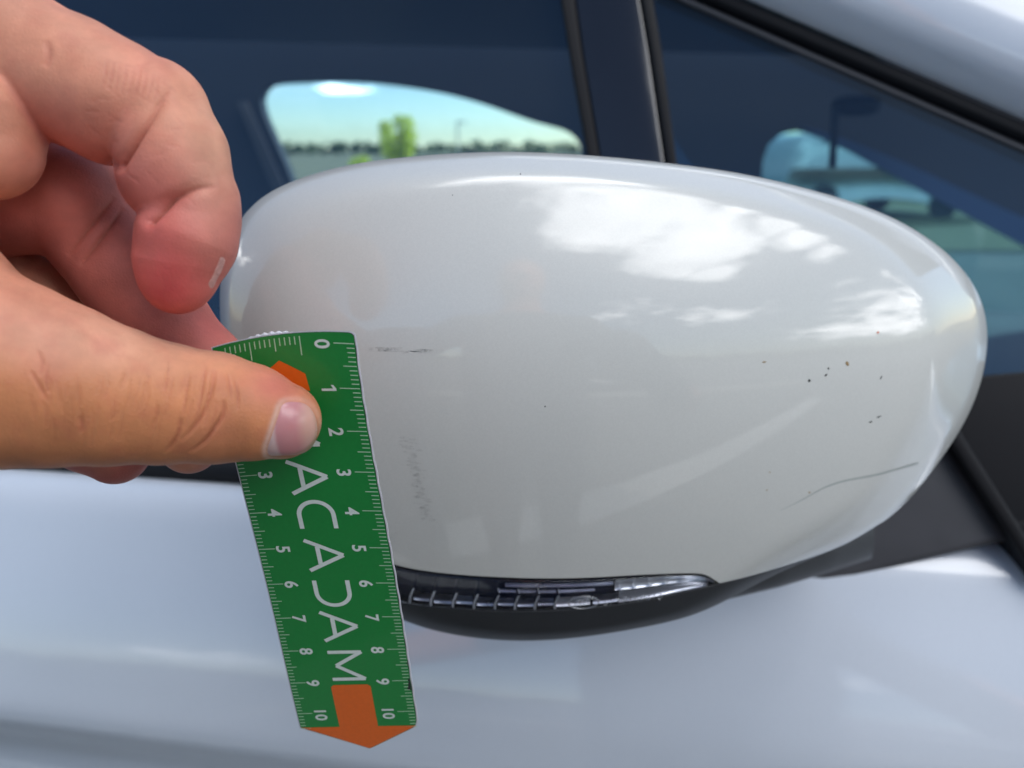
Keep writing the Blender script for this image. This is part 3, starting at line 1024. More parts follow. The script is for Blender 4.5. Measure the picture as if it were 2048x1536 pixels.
def blob(name, x, y, r, mat, asp=1.0, ang=0.0):
    v = []; f = []
    n = 11
    rr = 1 + 0.35 * rng.randn(n) * .6
    for i in range(n):
        a = 2 * math.pi * i / n
        a1, b1 = r * rr[i] * math.cos(a) * asp, r * rr[i] * math.sin(a)
        q = (x + a1 * math.cos(ang) - b1 * math.sin(ang), y + a1 * math.sin(ang) + b1 * math.cos(ang))
        v.append(P(*q, float(mirror_depth(*q, -0.004))))
    v.append(P(x, y, float(mirror_depth(x, y, -0.02))))
    return mesh_obj(name, v, [(i, (i + 1) % n, n) for i in range(n)], mat, mirror)


for x, y, r, m, a, g in [(1619, 761, 2.8, M_SPECK, 1, 0), (1657, 737, 2.0, M_SPECK, 1, 0), (1652, 750, 1.8, M_SPECK, 1.6, -.6), (1528, 724, 1.5, M_SPECKB, 3, 0), (1694, 727, 3.2, M_SPECKB, 1.6, 1.2),
                         (1756, 665, 2.2, M_SPECKR, 1.2, 0), (1741, 844, 1.5, M_SPECK, 2, -.5), (1757, 834, 1.4, M_SPECK, 3.2, -.3), (1090, 813, 1.4, M_SPECK, 1, 0), (1762, 755, 1.3, M_SPECK, 3, -1),
                         (1619, 985, 1.2, M_SPECKB, 2, -.4), (1540, 945, 1.0, M_SPECKB, 2, .1), (1534, 980, 1.0, M_SPECKB, 2, -.4), (905, 390, 1.1, M_SPECK, 1, 0), (1041, 348, 1.4, M_SPECK, 1, 0)]:
    blob('dirt_speck', x, y, r, m, a, g)
# shallow crease line that fades out towards the left
cl = curve2([(1836, 928), (1800, 938), (1740, 953), (1690, 962), (1650, 975), (1600, 1002), (1560, 1021)], 60)
v = []; fs = []
for i, (x, y) in enumerate(cl):
    wv = 3.6 * (1 - i / 59.0) ** .7 + .35
    for dy_ in (-1, -.4, .4, 1):
        v.append(P(x - .3 * dy_ * wv, y + dy_ * wv, float(mirror_depth(x, y + dy_ * wv, -.0025 if abs(dy_) > .5 else -.005))))
fs = grid_faces(60, 4)
mesh_obj('scratch', v, fs, plain('shallow_scratch', (0.41, 0.44, 0.42), 0.5), mirror)

# ------------------------------------------------------------------ the ruler card
RS = [0, 1, 2, 3, 4, 5, 6, 7, 8, 9, 10]
RX = [709, 722, 735, 749, 765, 778, 790, 802, 811, 820, 830]
RY = [688, 777.5, 863, 945, 1021.6, 1096, 1166, 1233, 1298, 1361, 1422]
LX = [428, 445, 461, 478, 498.6, 518, 535, 549, 565, 581, 594.5]
LY = [716, 798, 877, 952, 1026.5, 1099, 1169, 1237, 1302, 1366, 1427.5]
SPL = {}
for key, arr in (('rx', RX), ('ry', RY), ('lx', LX), ('ly', LY)):
    c_ = np.polyfit(RS, arr, 4)
    SPL[key] = c_


def card(s, t, lift=0.0):
    """s: cm along the scale, t: 0 left edge .. 1 right edge, lift: cm towards the camera"""
    s = np.asarray(s, float); t = np.asarray(t, float)
    rx, ry, lx, ly = [np.polyval(SPL[k], s) for k in ('rx', 'ry', 'lx', 'ly')]
    zr = 14.4 + 0.36 * s; zl = zr + 0.10
    Lp = P(lx, ly, zl); Rp = P(rx, ry, zr)
    p = Lp + (Rp - Lp) * t[..., None]
    bow = 4 * t * (1 - t) * np.exp(-np.clip(s, 0, None) / 3.0) * 0.10      # cm
    return p + ((bow * 0.0012 * 10)[..., None] * CU) - CF * ((lift + 0.6 * bow) * 0.01)[..., None]


def s_end(t):
    t = np.asarray(t, float)
    tip = 0.55
    a = np.where(t < tip, 10.47 + (11.22 - 10.47) * (t / tip), 10.47 + (11.22 - 10.47) * ((1 - t) / (1 - tip)))
    corner = np.clip((t - 0.955) / 0.045, 0, 1)
    return a - 0.30 * (1 - np.sqrt(1 - corner ** 2 * .98))


def s_start(t):
    c = np.clip((t - 0.96) / 0.04, 0, 1)
    return -0.235 + 0.11 * (1 - np.sqrt(np.clip(1 - c ** 2, 0, 1)))


def printmat(name, col):
    m = plain(name, col, 0.38, noise=0.10, scale=1200, bump=0.05, bscale=3000, coat=0.15)
    return m


M_GREEN = printmat('green_print', (0.004, 0.20, 0.034))
M_ORANGE = printmat('orange_print', (0.68, 0.115, 0.004))
M_WHITE = printmat('white_print', (0.62, 0.68, 0.64))
M_TICK = printmat('pale_tick_print', (0.42, 0.62, 0.42))
M_CORE = plain('white_card_core', (0.60, 0.60, 0.64), 0.6, noise=0.1, scale=500, bump=0.3, bscale=900)
M_DARKE = plain('dark_magnet_edge', (0.02, 0.02, 0.022), 0.7)

ruler = empty('ruler', P(640.0, 1050.0, 16.0))
tag(ruler, 'short green magnetic centimetre ruler with orange arrow held over the mirror cap', 'ruler')
NTt, NSs = 60, 120
tt = np.r_[np.linspace(0, .94, 44), np.linspace(.945, 1.0, 16)]


def card_layer(name, m, lift, thick, grow, mat):
    """grow: cm by which this layer stands out past the printed face"""
    W = 2.87
    v = []
    for k in (0, 1):
        for t in tt:
            te = (t - .5) * (1 + 2 * grow / W) + .5
            s0 = float(s_start(t)) - grow; s1 = float(s_end(t)) + grow
            ss = np.linspace(s0, s1, NSs)
            wob = 0.006 * np.sin(ss * 9.0) * (t >= 1) if grow > 0 else 0
            v.append(card(ss, np.full(NSs, te) + wob / W, lift - k * thick))
    v = np.vstack(v)
    n1_ = len(tt) * NSs
    fs = grid_faces(len(tt), NSs, 0, flip=True) + grid_faces(len(tt), NSs, n1_)
    a = len(tt)
    for i in range(a - 1):
        for j in (0, NSs - 1):
            q = (i * NSs + j, (i + 1) * NSs + j, n1_ + (i + 1) * NSs + j, n1_ + i * NSs + j)
            fs.append(q if j == 0 else q[::-1])
    for i in (0, a - 1):
        for j in range(NSs - 1):
            q = (i * NSs + j, n1_ + i * NSs + j, n1_ + i * NSs + j + 1, i * NSs + j + 1)
            fs.append(q if i == 0 else q[::-1])
    return mesh_obj(name, v, fs, mat, ruler, smooth=False)


card_layer('printed_face', 0, 0.0, 0.015, 0.0, M_GREEN)
card_layer('dark_edge', 0, -0.0152, 0.012, 0.010, M_DARKE)
card_layer('card_core', 0, -0.0275, 0.05, 0.038, M_CORE)

LIFT = 0.006


def flat_poly(name, st, mat, ns=1, kind=None):
    """polygon printed on the card, given as (s,t) loop"""
    bm = bmesh.new()
    vv = [bm.verts.new((a, b, 0)) for a, b in st]
    bm.faces.new(vv)
    bmesh.ops.triangulate(bm, faces=bm.faces[:])
    for _ in range(ns):
        bmesh.ops.subdivide_edges(bm, edges=[e for e in bm.edges if e.calc_length() > 0.35], cuts=1)
        bmesh.ops.triangulate(bm, faces=bm.faces[:])
    q = np.array([v.co[:2] for v in bm.verts])
    w = card(q[:, 0], q[:, 1], LIFT)
    fs = [[v.index for v in f.verts] for f in bm.faces]
    bm.verts.index_update()
    fs = [[v.index for v in f.verts] for f in bm.faces]
    bm.free()
    return mesh_obj(name, w, fs, mat, ruler, smooth=False)


Wc = 2.87
# orange arrow at the tip (stem + head) as two columns grids merged into one mesh
v = []; fs = []
cols = np.linspace(0.004, 0.985, 60)
for t in cols:
    s1 = float(s_end(t)) - .01
    v.append(card(np.linspace(10.47 - .0, max(s1, 10.475), 8), np.full(8, t), LIFT))
fs += grid_faces(60, 8, 0, flip=True)
b0 = 60 * 8
for t in np.linspace(0.335, 0.665, 14):
    st0 = 9.10 + (0.06 if t < .345 or t > .655 else 0)
    v.append(card(np.linspace(st0, 10.475, 24), np.full(24, t), LIFT))
fs += grid_faces(14, 24, b0, flip=True)
mesh_obj('orange_arrow', np.vstack(v), fs, M_ORANGE, ruler, smooth=False)
flat_poly('orange_chevron', [(.33, .455), (.66, .625), (1.06, .64), (.85, .50), (1.06, .30), (.66, .29)], M_ORANGE, 3)

# letters: reading down the card, their tops towards the right edge
T0, T1 = 0.362, 0.642
TW = 0.098                                   # stroke width, cm


def stroke(pts, w, s0, swid, closed=False):
    """pts in letter box: x 0..1 along the card, y 0..1 letter height -> mesh parts"""
    q = np.array([(s0 + x * swid, (T0 + (T1 - T0) * y) * Wc) for x, y in pts])
    n = len(q); L = []; R_ = []
    for i in range(n):
        if i == 0: d = q[1] - q[0]; nr = np.array([-d[1], d[0]]) / np.linalg.norm(d); k = 1
        elif i == n - 1: d = q[-1] - q[-2]; nr = np.array([-d[1], d[0]]) / np.linalg.norm(d); k = 1
        else:
            d1 = (q[i] - q[i - 1]) / np.linalg.norm(q[i] - q[i - 1]); d2 = (q[i + 1] - q[i]) / np.linalg.norm(q[i + 1] - q[i])
            nr = np.array([-(d1[1] + d2[1]), d1[0] + d2[0]]); nr /= np.linalg.norm(nr)
            k = 1 / max(0.35, np.dot(nr, [-d1[1], d1[0]]))
        L.append(q[i] + nr * w / 2 * k); R_.append(q[i] - nr * w / 2 * k)
    return L, R_


def letter(ch, s0, s1):
    wd = s1 - s0; parts = []
    if ch == 'A': parts = [[(0.05, 0), (0.5, 1)], [(0.5, 1), (0.95, 0)], [(0.24, .33), (.76, .33)]]
    if ch == 'M': parts = [[(0.05, 0), (0.05, .98)], [(0.05, .98), (.5, .18)], [(.5, .18), (.95, .98)], [(.95, .98), (.95, 0)]]
    if ch == 'C':
        arc = [(0.52 + 0.0 + 0.47 * math.cos(a), 0.5 + 0.46 * math.sin(a)) for a in np.linspace(math.pi / 2, 1.5 * math.pi, 22)]
        parts = [[(1.0, arc[0][1])] + arc + [(1.0, arc[-1][1])]]
    if ch == 'D':
        arc = [(0.48 + 0.47 * math.cos(a), 0.5 + 0.46 * math.sin(a)) for a in np.linspace(math.pi / 2, -math.pi / 2, 22)]
        parts = [[(0.0, arc[0][1])] + arc + [(0.0, arc[-1][1])]]
    v = []; fs = []
    for k, pts in enumerate(parts):
        pp = [pts[0]]
        for a, b in zip(pts[:-1], pts[1:]):       # subdivide long strokes
            m = 4 if math.hypot(a[0] - b[0], a[1] - b[1]) > .3 else 1
            pp += [(a[0] + (b[0] - a[0]) * j / m, a[1] + (b[1] - a[1]) * j / m) for j in range(1, m + 1)]
        L, R_ = stroke(pp, TW, s0, wd)
        b0 = len(v)
        for a, b in zip(L, R_):
            for c in (a, b):
                v.append(card(c[0], c[1] / Wc, LIFT + 0.0015 * k))
        fs += [(b0 + 2 * i, b0 + 2 * i + 1, b0 + 2 * i + 3, b0 + 2 * i + 2) for i in range(len(L) - 1)]
    return mesh_obj('letter', np.array(v), fs, M_WHITE, ruler, smooth=False)


for ch, a, b in (('M', 1.42, 2.36), ('A', 2.66, 3.58), ('C', 3.72, 4.47), ('A', 4.74, 5.68), ('D', 5.92, 6.68), ('A', 6.80, 7.76), ('M', 8.02, 8.96)):
    letter(ch, a, b)

# tick marks (too fine to pick apart one by one)
v = []; fs = []


def tick_quad(s0, s1, t0, t1):
    k = len(v)
    for a, b in ((s0, t0), (s1, t0), (s1, t1), (s0, t1)):
        v.append(card(a, b, LIFT))
    fs.append((k, k + 1, k + 2, k + 3))


for i in range(0, 106):
    s = i * 0.1
    ln = 0.41 if i % 10 == 0 else (0.27 if i % 5 == 0 else 0.155)
    w = 0.021
    tick_quad(s - w / 2, s + w / 2, 1 - (ln + .012) / Wc, 1 - .012 / Wc)
    tick_quad(s - w / 2, s + w / 2, .010 / Wc, (ln * .9) / Wc)
for i in range(0, 16):      # scale across the head of the card
    tpos = 0.620 - i * 0.1 / Wc * 1.02
    ln = 0.42 if i % 10 == 0 else (0.29 if i % 5 == 0 else 0.18)
    sA = -0.165
    k = len(v); w = 0.020 / Wc
    for a, b in ((sA, tpos - w / 2), (sA, tpos + w / 2), (sA + ln, tpos + w / 2), (sA + ln, tpos - w / 2)):
        v.append(card(a, b, LIFT))
    fs.append((k, k + 1, k + 2, k + 3))
tk = mesh_obj('tick_marks', np.array(v), fs, M_TICK, ruler, smooth=False)
tk['kind'] = 'stuff'

# numerals
def numeral(txt, sc, tcn_, h=0.30, turned=True):
    cu = bpy.data.curves.new('numeral', 'FONT')
    cu.body = txt; cu.size = 1.0; cu.offset = 0.022; cu.resolution_u = 4
    cu.align_x = 'CENTER'
    ob = bpy.data.objects.new('tmp', cu); COL.objects.link(ob)
    dg = bpy.context.evaluated_depsgraph_get()
    me = bpy.data.meshes.new_from_object(ob.evaluated_get(dg))
    co = np.array([v.co[:2] for v in me.vertices]); fl = [list(p.vertices) for p in me.polygons]
    if txt == '1':
        co = np.array([(-.03, 0), (.10, 0), (.10, .72), (-.02, .72), (-.22, .60), (-.22, .47), (-.03, .57)]); fl = [[0, 1, 2, 6], [2, 3, 6], [3, 4, 5, 6]]
    bpy.data.objects.remove(ob); bpy.data.meshes.remove(me)
    k = h / 0.72
    x = co[:, 0] * k * 1.0; y = (co[:, 1] - 0.36) * k
    # glyph x runs down the card, glyph top points to the right edge
    if turned: w = card(sc + x, tcn_ + y / Wc, LIFT)
    else: w = card(sc - y, tcn_ + x / Wc, LIFT)
    return mesh_obj('numeral', w, fl, M_WHITE, ruler, smooth=False)


numeral('2', .17, .135, .3, False)
for i in range(11):
    if i < 10:
        numeral(str(i), i + 0.02, 1 - 0.645 / Wc)
        if i: numeral(str(i), i + 0.02, 0.555 / Wc)
    else:
        numeral('10', i + 0.04, 1 - 0.645 / Wc, .29)
        numeral('10', i + 0.04, 0.575 / Wc, .29)
# torn white backing that shows above the head of the card
v = []; fs = []
xs_ = np.linspace(.20, .60, 30)
for i, t in enumerate(xs_):
    hgt = 0.09 * math.sin(math.pi * (i / 29.0)) ** .6 * (1 + .25 * math.sin(i * 1.7))
    v += [card(-0.24, t, -.10), card(-0.24 - hgt, t, -.10), card(-0.24 - hgt, t, -.14), card(-0.24, t, -.14)]
for i in range(29):
    for j in range(4):
        fs.append((i * 4 + j, i * 4 + (j + 1) % 4, i * 4 + 4 + (j + 1) % 4, i * 4 + 4 + j))
mesh_obj('torn_backing', np.array(v), fs, M_CORE, ruler)
# black chips bitten out of the right edge
for s_, l_, w_ in ((9.13, .16, .035), (8.98, .06, .03), (8.45, .05, .015), (9.24, .08, .05), (4.05, .04, .012), (3.3, .05, .01), (6.05, .04, .012)):
    flat_poly('edge_chip', [(s_ - l_, .999), (s_ - l_ * .3, 1 - w_ * .8 / Wc * 2), (s_ + l_ * .5, 1 - w_ / Wc * 2), (s_ + l_, .999)], M_DARKE, 0)


# ------------------------------------------------------------------ the hand
def c3(px, py, z):
    return np.array([(px - 1024) / FPX * z, (py - 768) / FPX * z, z])   # camera space, cm


def rr(rpx, z): return rpx * z / FPX


CH = {}     # finger chains: (px, py, z, r_px)
CH['thumb'] = [(-330, 560, 12.6, 270), (-130, 712, 12.7, 222), (0, 746, 12.9, 191), (105, 768, 13.1, 166), (215, 790, 13.4, 140), (320, 806, 13.7, 121), (430, 816, 13.95, 110), (500, 825, 14.1, 95), (564, 841, 14.25, 77)]
CH['index1'] = [(-330, 130, 13.6, 200), (-100, 70, 13.4, 165), (40, 120, 13.4, 132), (150, 165, 13.4, 124), (225, 203, 13.45, 122), (308, 220, 13.5, 101)]
CH['index2'] = [(318, 226, 13.52, 97), (346, 308, 13.5, 104), (351, 350, 13.5, 104), (384, 402, 13.55, 92)]
CH['index3'] = [(392, 440, 13.55, 86), (374, 480, 13.5, 94), (358, 530, 13.5, 82), (354, 560, 13.52, 68)]
CH['web'] = [(-220, 235, 12.85, 175), (-34, 226, 12.95, 114), (-32, 292, 12.98, 106)]
CH['middle1'] = [(-300, 300, 15.2, 200), (-80, 345, 15.2, 145), (40, 375, 15.2, 130), (135, 402, 15.3, 112)]
CH['middle2'] = [(165, 430, 15.6, 104), (255, 545, 15.7, 98), (320, 640, 15.8, 90)]
CH['middle3'] = [(325, 650, 15.85, 88), (396, 738, 15.85, 92), (425, 785, 15.95, 82)]
CH['ring1'] = [(-300, 520, 16.6, 210), (-60, 560, 16.7, 140), (90, 620, 16.8, 118), (180, 700, 16.9, 100)]
CH['ring2'] = [(200, 720, 16.8, 92), (330, 830, 16.4, 74), (379, 888, 16.3, 59)]
CH['little'] = [(-280, 650, 17.4, 190), (-60, 720, 17.4, 120), (80, 800, 17.3, 95), (180, 870, 17.1, 74), (232, 904, 17.0, 64)]
CH['palm'] = [(-420, 330, 14.6, 300), (-420, 600, 15.0, 300)]
CH['wrist'] = [(-420, 480, 14.6, 330), (-800, 640, 14.6, 290), (-1500, 900, 14.6, 300)]
KJ = {'thumb': .30, 'palm': 1.2, 'wrist': 1.2}


def cone_d(p, a, ra, b, rb):
    ab = b - a; L2 = float(np.dot(ab, ab))
    t = np.clip(((p - a) @ ab.astype(np.float32)) / L2, 0, 1)
    q = p - a - t[:, None] * ab
    return np.sqrt((q * q).sum(1)) - (ra + (rb - ra) * t)


def smin(a, b, k):
    h = np.clip(0.5 + 0.5 * (b - a) / k, 0, 1)
    return b * (1 - h) + a * h - k * h * (1 - h)


def chain_d(p, ch, k=0.30):
    d = None
    for (x0, y0, z0, r0), (x1, y1, z1, r1) in zip(ch[:-1], ch[1:]):
        e = cone_d(p, c3(x0, y0, z0).astype(np.float32), rr(r0, z0), c3(x1, y1, z1).astype(np.float32), rr(r1, z1))
        d = e if d is None else smin(d, e, 0.14)
    return d


def hand_sdf(p):
    p = p.astype(np.float32)
    g = lambda n: chain_d(p, CH[n])
    i1, i2, i3 = g('index1'), g('index2'), g('index3')
    ix = smin(smin(i1, i2, 0.10), i3, 0.10)
    m1, m2, m3 = g('middle1'), g('middle2'), g('middle3')
    mi = smin(smin(m1, m2, 0.14), m3, 0.25)
    rg = smin(g('ring1'), g('ring2'), 0.2)
    lt = g('little')
    ix = smin(ix, g('web'), 0.07)
    fin = smin(smin(ix, mi, 0.05), smin(rg, lt, 0.05), 0.05)
    palm = smin(g('palm'), g('wrist'), 1.2)
    d = smin(fin, palm, 1.0)
    th = g('thumb')
    # thumb joins the palm only far to the left
    w = np.clip((-10.6 - p[:, 0]) / 3.0, 0, 1)
    k = 0.04 + 1.2 * w
    return smin(d, th, k)


def build_surface(hand_sdf, h, lo, hi):
    B = 8
    lo = np.array(lo); hi = np.array(hi)
    nb = np.ceil((hi - lo) / (h * B)).astype(int)
    n = nb * B + 1
    # coarse evaluation at block centres
    gx = [lo[i] + (np.arange(nb[i]) + .5) * h * B for i in range(3)]
    G = np.stack(np.meshgrid(*gx, indexing='ij'), -1).reshape(-1, 3)
    dc = hand_sdf(G).reshape(nb)
    act = np.abs(dc) < h * B * 1.35
    F = np.repeat(np.repeat(np.repeat(dc, B, 0), B, 1), B, 2)
    F = np.pad(F, ((0, 1), (0, 1), (0, 1)), mode='edge').astype(np.float32)
    am = np.zeros(n, bool)
    A = np.repeat(np.repeat(np.repeat(act, B, 0), B, 1), B, 2)
    am[:-1, :-1, :-1] = A; am[1:, 1:, 1:] |= A; am[1:, :-1, :-1] |= A; am[:-1, 1:, :-1] |= A; am[:-1, :-1, 1:] |= A
    idx = np.argwhere(am)
    vals = np.empty(len(idx), np.float32)
    CHK = 400000
    for i in range(0, len(idx), CHK):
        q = idx[i:i + CHK] * h + lo
        vals[i:i + CHK] = hand_sdf(q)
    F[idx[:, 0], idx[:, 1], idx[:, 2]] = vals
    # the sleeve end: cut flat
    ins = F < 0
    # naive surface nets
    c = ins[:-1, :-1, :-1].astype(np.int8)
    cnt = np.zeros([k - 1 for k in n], np.int8)
    for a in (0, 1):
        for b in (0, 1):
            for d in (0, 1):
                cnt += ins[a:n[0] - 1 + a, b:n[1] - 1 + b, d:n[2] - 1 + d]
    cell = (cnt > 0) & (cnt < 8)
    ci = np.argwhere(cell)
    vid = np.full(cell.shape, -1, np.int32)
    vid[cell] = np.arange(len(ci))
    acc = np.zeros((len(ci), 3)); m = np.zeros(len(ci))
    corners = [(a, b, d) for a in (0, 1) for b in (0, 1) for d in (0, 1)]
    cv = {k: F[ci[:, 0] + k[0], ci[:, 1] + k[1], ci[:, 2] + k[2]] for k in corners}
    for k1 in corners:
        for ax in range(3):
            if k1[ax]: continue
            k2 = list(k1); k2[ax] = 1; k2 = tuple(k2)
            f1, f2 = cv[k1], cv[k2]
            cr_ = (f1 < 0) != (f2 < 0)
            t = np.where(cr_, f1 / np.where(cr_, f1 - f2, 1), 0)
            pt = np.tile(np.array(k1, float), (len(ci), 1)); pt[:, ax] += t
            acc += pt * cr_[:, None]; m += cr_
    V = (ci + acc / m[:, None]) * h + lo
    quads = []
    for ax in range(3):
        s1 = [slice(0, n[i]) for i in range(3)]; s2 = list(s1)
        s1[ax] = slice(0, n[ax] - 1); s2[ax] = slice(1, n[ax])
        a_ = ins[tuple(s1)]; b_ = ins[tuple(s2)]
        ch_ = np.argwhere(a_ != b_)
        o1, o2 = [i for i in range(3) if i != ax]
        ok = (ch_[:, o1] > 0) & (ch_[:, o2] > 0) & (ch_[:, o1] < n[o1] - 1) & (ch_[:, o2] < n[o2] - 1)
        ch_ = ch_[ok]
        f = a_[ch_[:, 0], ch_[:, 1], ch_[:, 2]]
        qs = []
        for (u, w) in ((0, 0), (1, 0), (1, 1), (0, 1)):
            q = ch_.copy(); q[:, o1] -= u; q[:, o2] -= w
            qs.append(vid[q[:, 0], q[:, 1], q[:, 2]])
        Q = np.stack(qs, 1)
        flip = f if ax != 1 else ~f
        Q[flip] = Q[flip][:, ::-1]
        quads.append(Q)
    Q = np.vstack(quads)
    return V, Q


def sdf_grad(p, e=0.03):
    g = 0
    for k in ((1, -1, -1), (-1, -1, 1), (-1, 1, -1), (1, 1, 1)):
        k = np.array(k, float)
        g = g + hand_sdf(p + k * e)[:, None] * k
    return g / (np.linalg.norm(g, axis=1)[:, None] + 1e-9)


def cam2world(V):
    return CO + (V[:, 0:1] * CR - V[:, 1:2] * CU + V[:, 2:3] * CF) * 0.01


def polydist(px, py, pts):
    """distance to a pixel polyline and the position along it (0..1)"""
    pts = np.asarray(pts, float)
    best = np.full(px.shape, 1e9); along = np.zeros(px.shape)
    L = np.r_[0, np.cumsum(np.hypot(*np.diff(pts, axis=0).T))]
    for i in range(len(pts) - 1):
        a, b = pts[i], pts[i + 1]; ab = b - a; l2 = (ab ** 2).sum()
        t = np.clip(((px - a[0]) * ab[0] + (py - a[1]) * ab[1]) / l2, 0, 1)
        d = np.hypot(px - a[0] - t * ab[0], py - a[1] - t * ab[1])
        u = d < best
        best = np.where(u, d, best); along = np.where(u, (L[i] + t * (L[i + 1] - L[i])) / L[-1], along)
    return best, along



V, Q = build_surface(hand_sdf, 0.034, [-15.6, -8.2, 10.6], [-3.6, 3.4, 19.6])
# relax once, then project back on the surface for clean normals
for _ in range(1):
    V = V - (hand_sdf(V) * 0.9)[:, None] * sdf_grad(V)
Nn = sdf_grad(V)
px = V[:, 0] / V[:, 2] * FPX + 1024; py = V[:, 1] / V[:, 2] * FPX + 768
zz = V[:, 2]
face = np.clip(-(Nn * V).sum(1) / np.linalg.norm(V, axis=1), 0, 1)
pf = V.astype(np.float32)
dth = chain_d(pf, CH['thumb']); dix = np.minimum(np.minimum(chain_d(pf, CH['index1']), chain_d(pf, CH['index2'])), chain_d(pf, CH['index3']))
dmd = np.minimum(np.minimum(chain_d(pf, CH['middle1']), chain_d(pf, CH['middle2'])), chain_d(pf, CH['middle3']))
ond = lambda d: np.clip(1 - (d - 0.05) / 0.12, 0, 1)
disp = np.zeros(len(V)); dark = np.zeros(len(V))


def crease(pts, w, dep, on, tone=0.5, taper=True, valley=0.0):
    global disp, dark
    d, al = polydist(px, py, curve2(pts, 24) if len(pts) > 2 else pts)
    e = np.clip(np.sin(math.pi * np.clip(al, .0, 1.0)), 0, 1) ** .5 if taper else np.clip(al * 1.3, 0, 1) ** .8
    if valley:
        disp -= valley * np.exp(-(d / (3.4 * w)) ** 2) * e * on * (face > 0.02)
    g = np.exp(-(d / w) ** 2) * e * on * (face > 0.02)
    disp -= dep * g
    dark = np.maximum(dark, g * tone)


oi, ot, om = ond(dix), ond(dth), ond(dmd)
# folds of the index finger
crease([(346, 176), (322, 205), (290, 250), (262, 290), (236, 330)], 3.6, 0.10, oi, .75, False, .12)
crease([(438, 374), (400, 376), (365, 388), (335, 405), (298, 440)], 3.8, 0.10, oi, .75, False, .12)
crease([(92, 80), (97, 105), (90, 135)], 7, 0.04, oi, .25)
for k in range(9):
    x = 215 + 13 * k
    crease([(x, 118 + 4 * k), (x - 4, 145 + 4 * k), (x - 12, 178 + 3 * k)], 2.4, 0.017, oi, .22)
for k in range(30):
    x = 150 + 230 * rng.rand(); y = 130 + 260 * rng.rand(); a = rng.rand() * 1.2 - .3; L_ = 15 + 30 * rng.rand()
    crease([(x, y), (x + L_ * math.cos(a), y + L_ * math.sin(a))], 2.0, 0.010, oi, .12)
crease([(372, 330), (400, 322), (430, 330)], 2.5, 0.008, oi, .1)
for k in range(11):     # ridges of the finger pad
    r0 = 18 + 8 * k
    pts = [(408 - r0 * math.cos(a) * .9, 545 + r0 * math.sin(a)) for a in np.linspace(-.5, 1.5, 9)]
    crease(pts, 2.0, 0.006, oi, .10)
# thumb joint wrinkles
for pts, w, dp in (([(430, 738), (424, 775), (415, 805), (398, 840), (362, 882)], 4.2, .030),
                   ([(412, 728), (405, 770), (398, 815), (386, 850)], 3.2, .016),
                   ([(448, 800), (446, 828), (432, 852), (412, 880), (380, 905)], 4.2, .032),
                   ([(470, 760), (476, 790), (474, 820)], 3.0, .014),
                   ([(455, 745), (461, 775), (462, 800)], 2.6, .010),
                   ([(362, 835), (358, 862), (345, 888), (330, 905)], 3.6, .022),
                   ([(378, 745), (372, 790), (366, 830)], 2.4, .010),
                   ([(338, 720), (334, 760), (328, 790)], 2.4, .007),
                   ([(160, 832), (164, 850), (160, 868)], 4.0, .016),
                   ([(75, 700), (85, 725), (80, 750)], 4, .012), ([(60, 740), (78, 770), (95, 800)], 4, .014), ([(100, 725), (92, 760), (98, 790)], 3, .010)):
    crease(pts, w * .9, dp * 2.1, ot, .5)
for k in range(64):     # fine skin lines across the thumb
    x = 60 + 6 * k + rng.randn() * 5; y0 = 735 + rng.rand() * 95; L_ = 25 + 55 * rng.rand()
    sl = -0.15 + 0.5 * max(0, (260 - x) / 260.0)
    crease([(x, y0), (x + sl * L_ * .5 + rng.randn() * 2, y0 + L_ * .5), (x + sl * L_ - 6, y0 + L_)], 2.2 + rng.rand(), 0.009 + .009 * rng.rand(), ot, .16)
# middle finger creases
crease([(230, 395), (200, 430), (165, 468), (135, 512)], 4, .05, om, .7, True, .04)
crease([(246, 415), (222, 450), (190, 490), (158, 530)], 4, .05, om, .7, True, .04)
crease([(214, 405), (182, 440), (148, 480)], 3, .014, om, .2)
V2 = V + Nn * disp[:, None]
W3 = cam2world(V2)


def gauss(x, y, sx, sy, on=1.0):
    return np.exp(-(((px - x) / sx) ** 2 + ((py - y) / sy) ** 2)) * on


crease(closed2([(566, 808), (590, 803), (612, 808), (628, 826), (635, 852), (632, 880), (618, 900), (590, 911), (560, 912), (536, 909), (540, 880), (550, 850), (558, 826)], 40).tolist(), 3.0, .02, ot, .25)
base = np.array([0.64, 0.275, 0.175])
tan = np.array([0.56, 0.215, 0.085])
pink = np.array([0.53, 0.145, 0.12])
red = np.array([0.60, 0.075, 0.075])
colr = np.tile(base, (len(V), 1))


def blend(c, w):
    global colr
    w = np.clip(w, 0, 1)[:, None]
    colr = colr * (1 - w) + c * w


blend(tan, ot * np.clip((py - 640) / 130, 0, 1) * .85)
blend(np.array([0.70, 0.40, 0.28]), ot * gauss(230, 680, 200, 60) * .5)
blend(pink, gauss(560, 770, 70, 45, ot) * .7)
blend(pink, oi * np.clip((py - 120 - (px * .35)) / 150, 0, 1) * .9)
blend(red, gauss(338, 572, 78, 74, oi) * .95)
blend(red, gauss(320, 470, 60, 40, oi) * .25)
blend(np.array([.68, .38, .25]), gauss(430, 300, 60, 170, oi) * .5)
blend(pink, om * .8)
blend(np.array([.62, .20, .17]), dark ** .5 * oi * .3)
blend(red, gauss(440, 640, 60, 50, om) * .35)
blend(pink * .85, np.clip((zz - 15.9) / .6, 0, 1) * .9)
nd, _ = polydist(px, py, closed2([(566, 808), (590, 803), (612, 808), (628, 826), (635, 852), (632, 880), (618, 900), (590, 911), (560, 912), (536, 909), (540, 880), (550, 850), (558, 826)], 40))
blend(np.array([.68, .46, .38]), np.exp(-((nd - 5) / 6.0) ** 2) * ot * .8 * np.clip((600 - px) / 60, .35, 1))
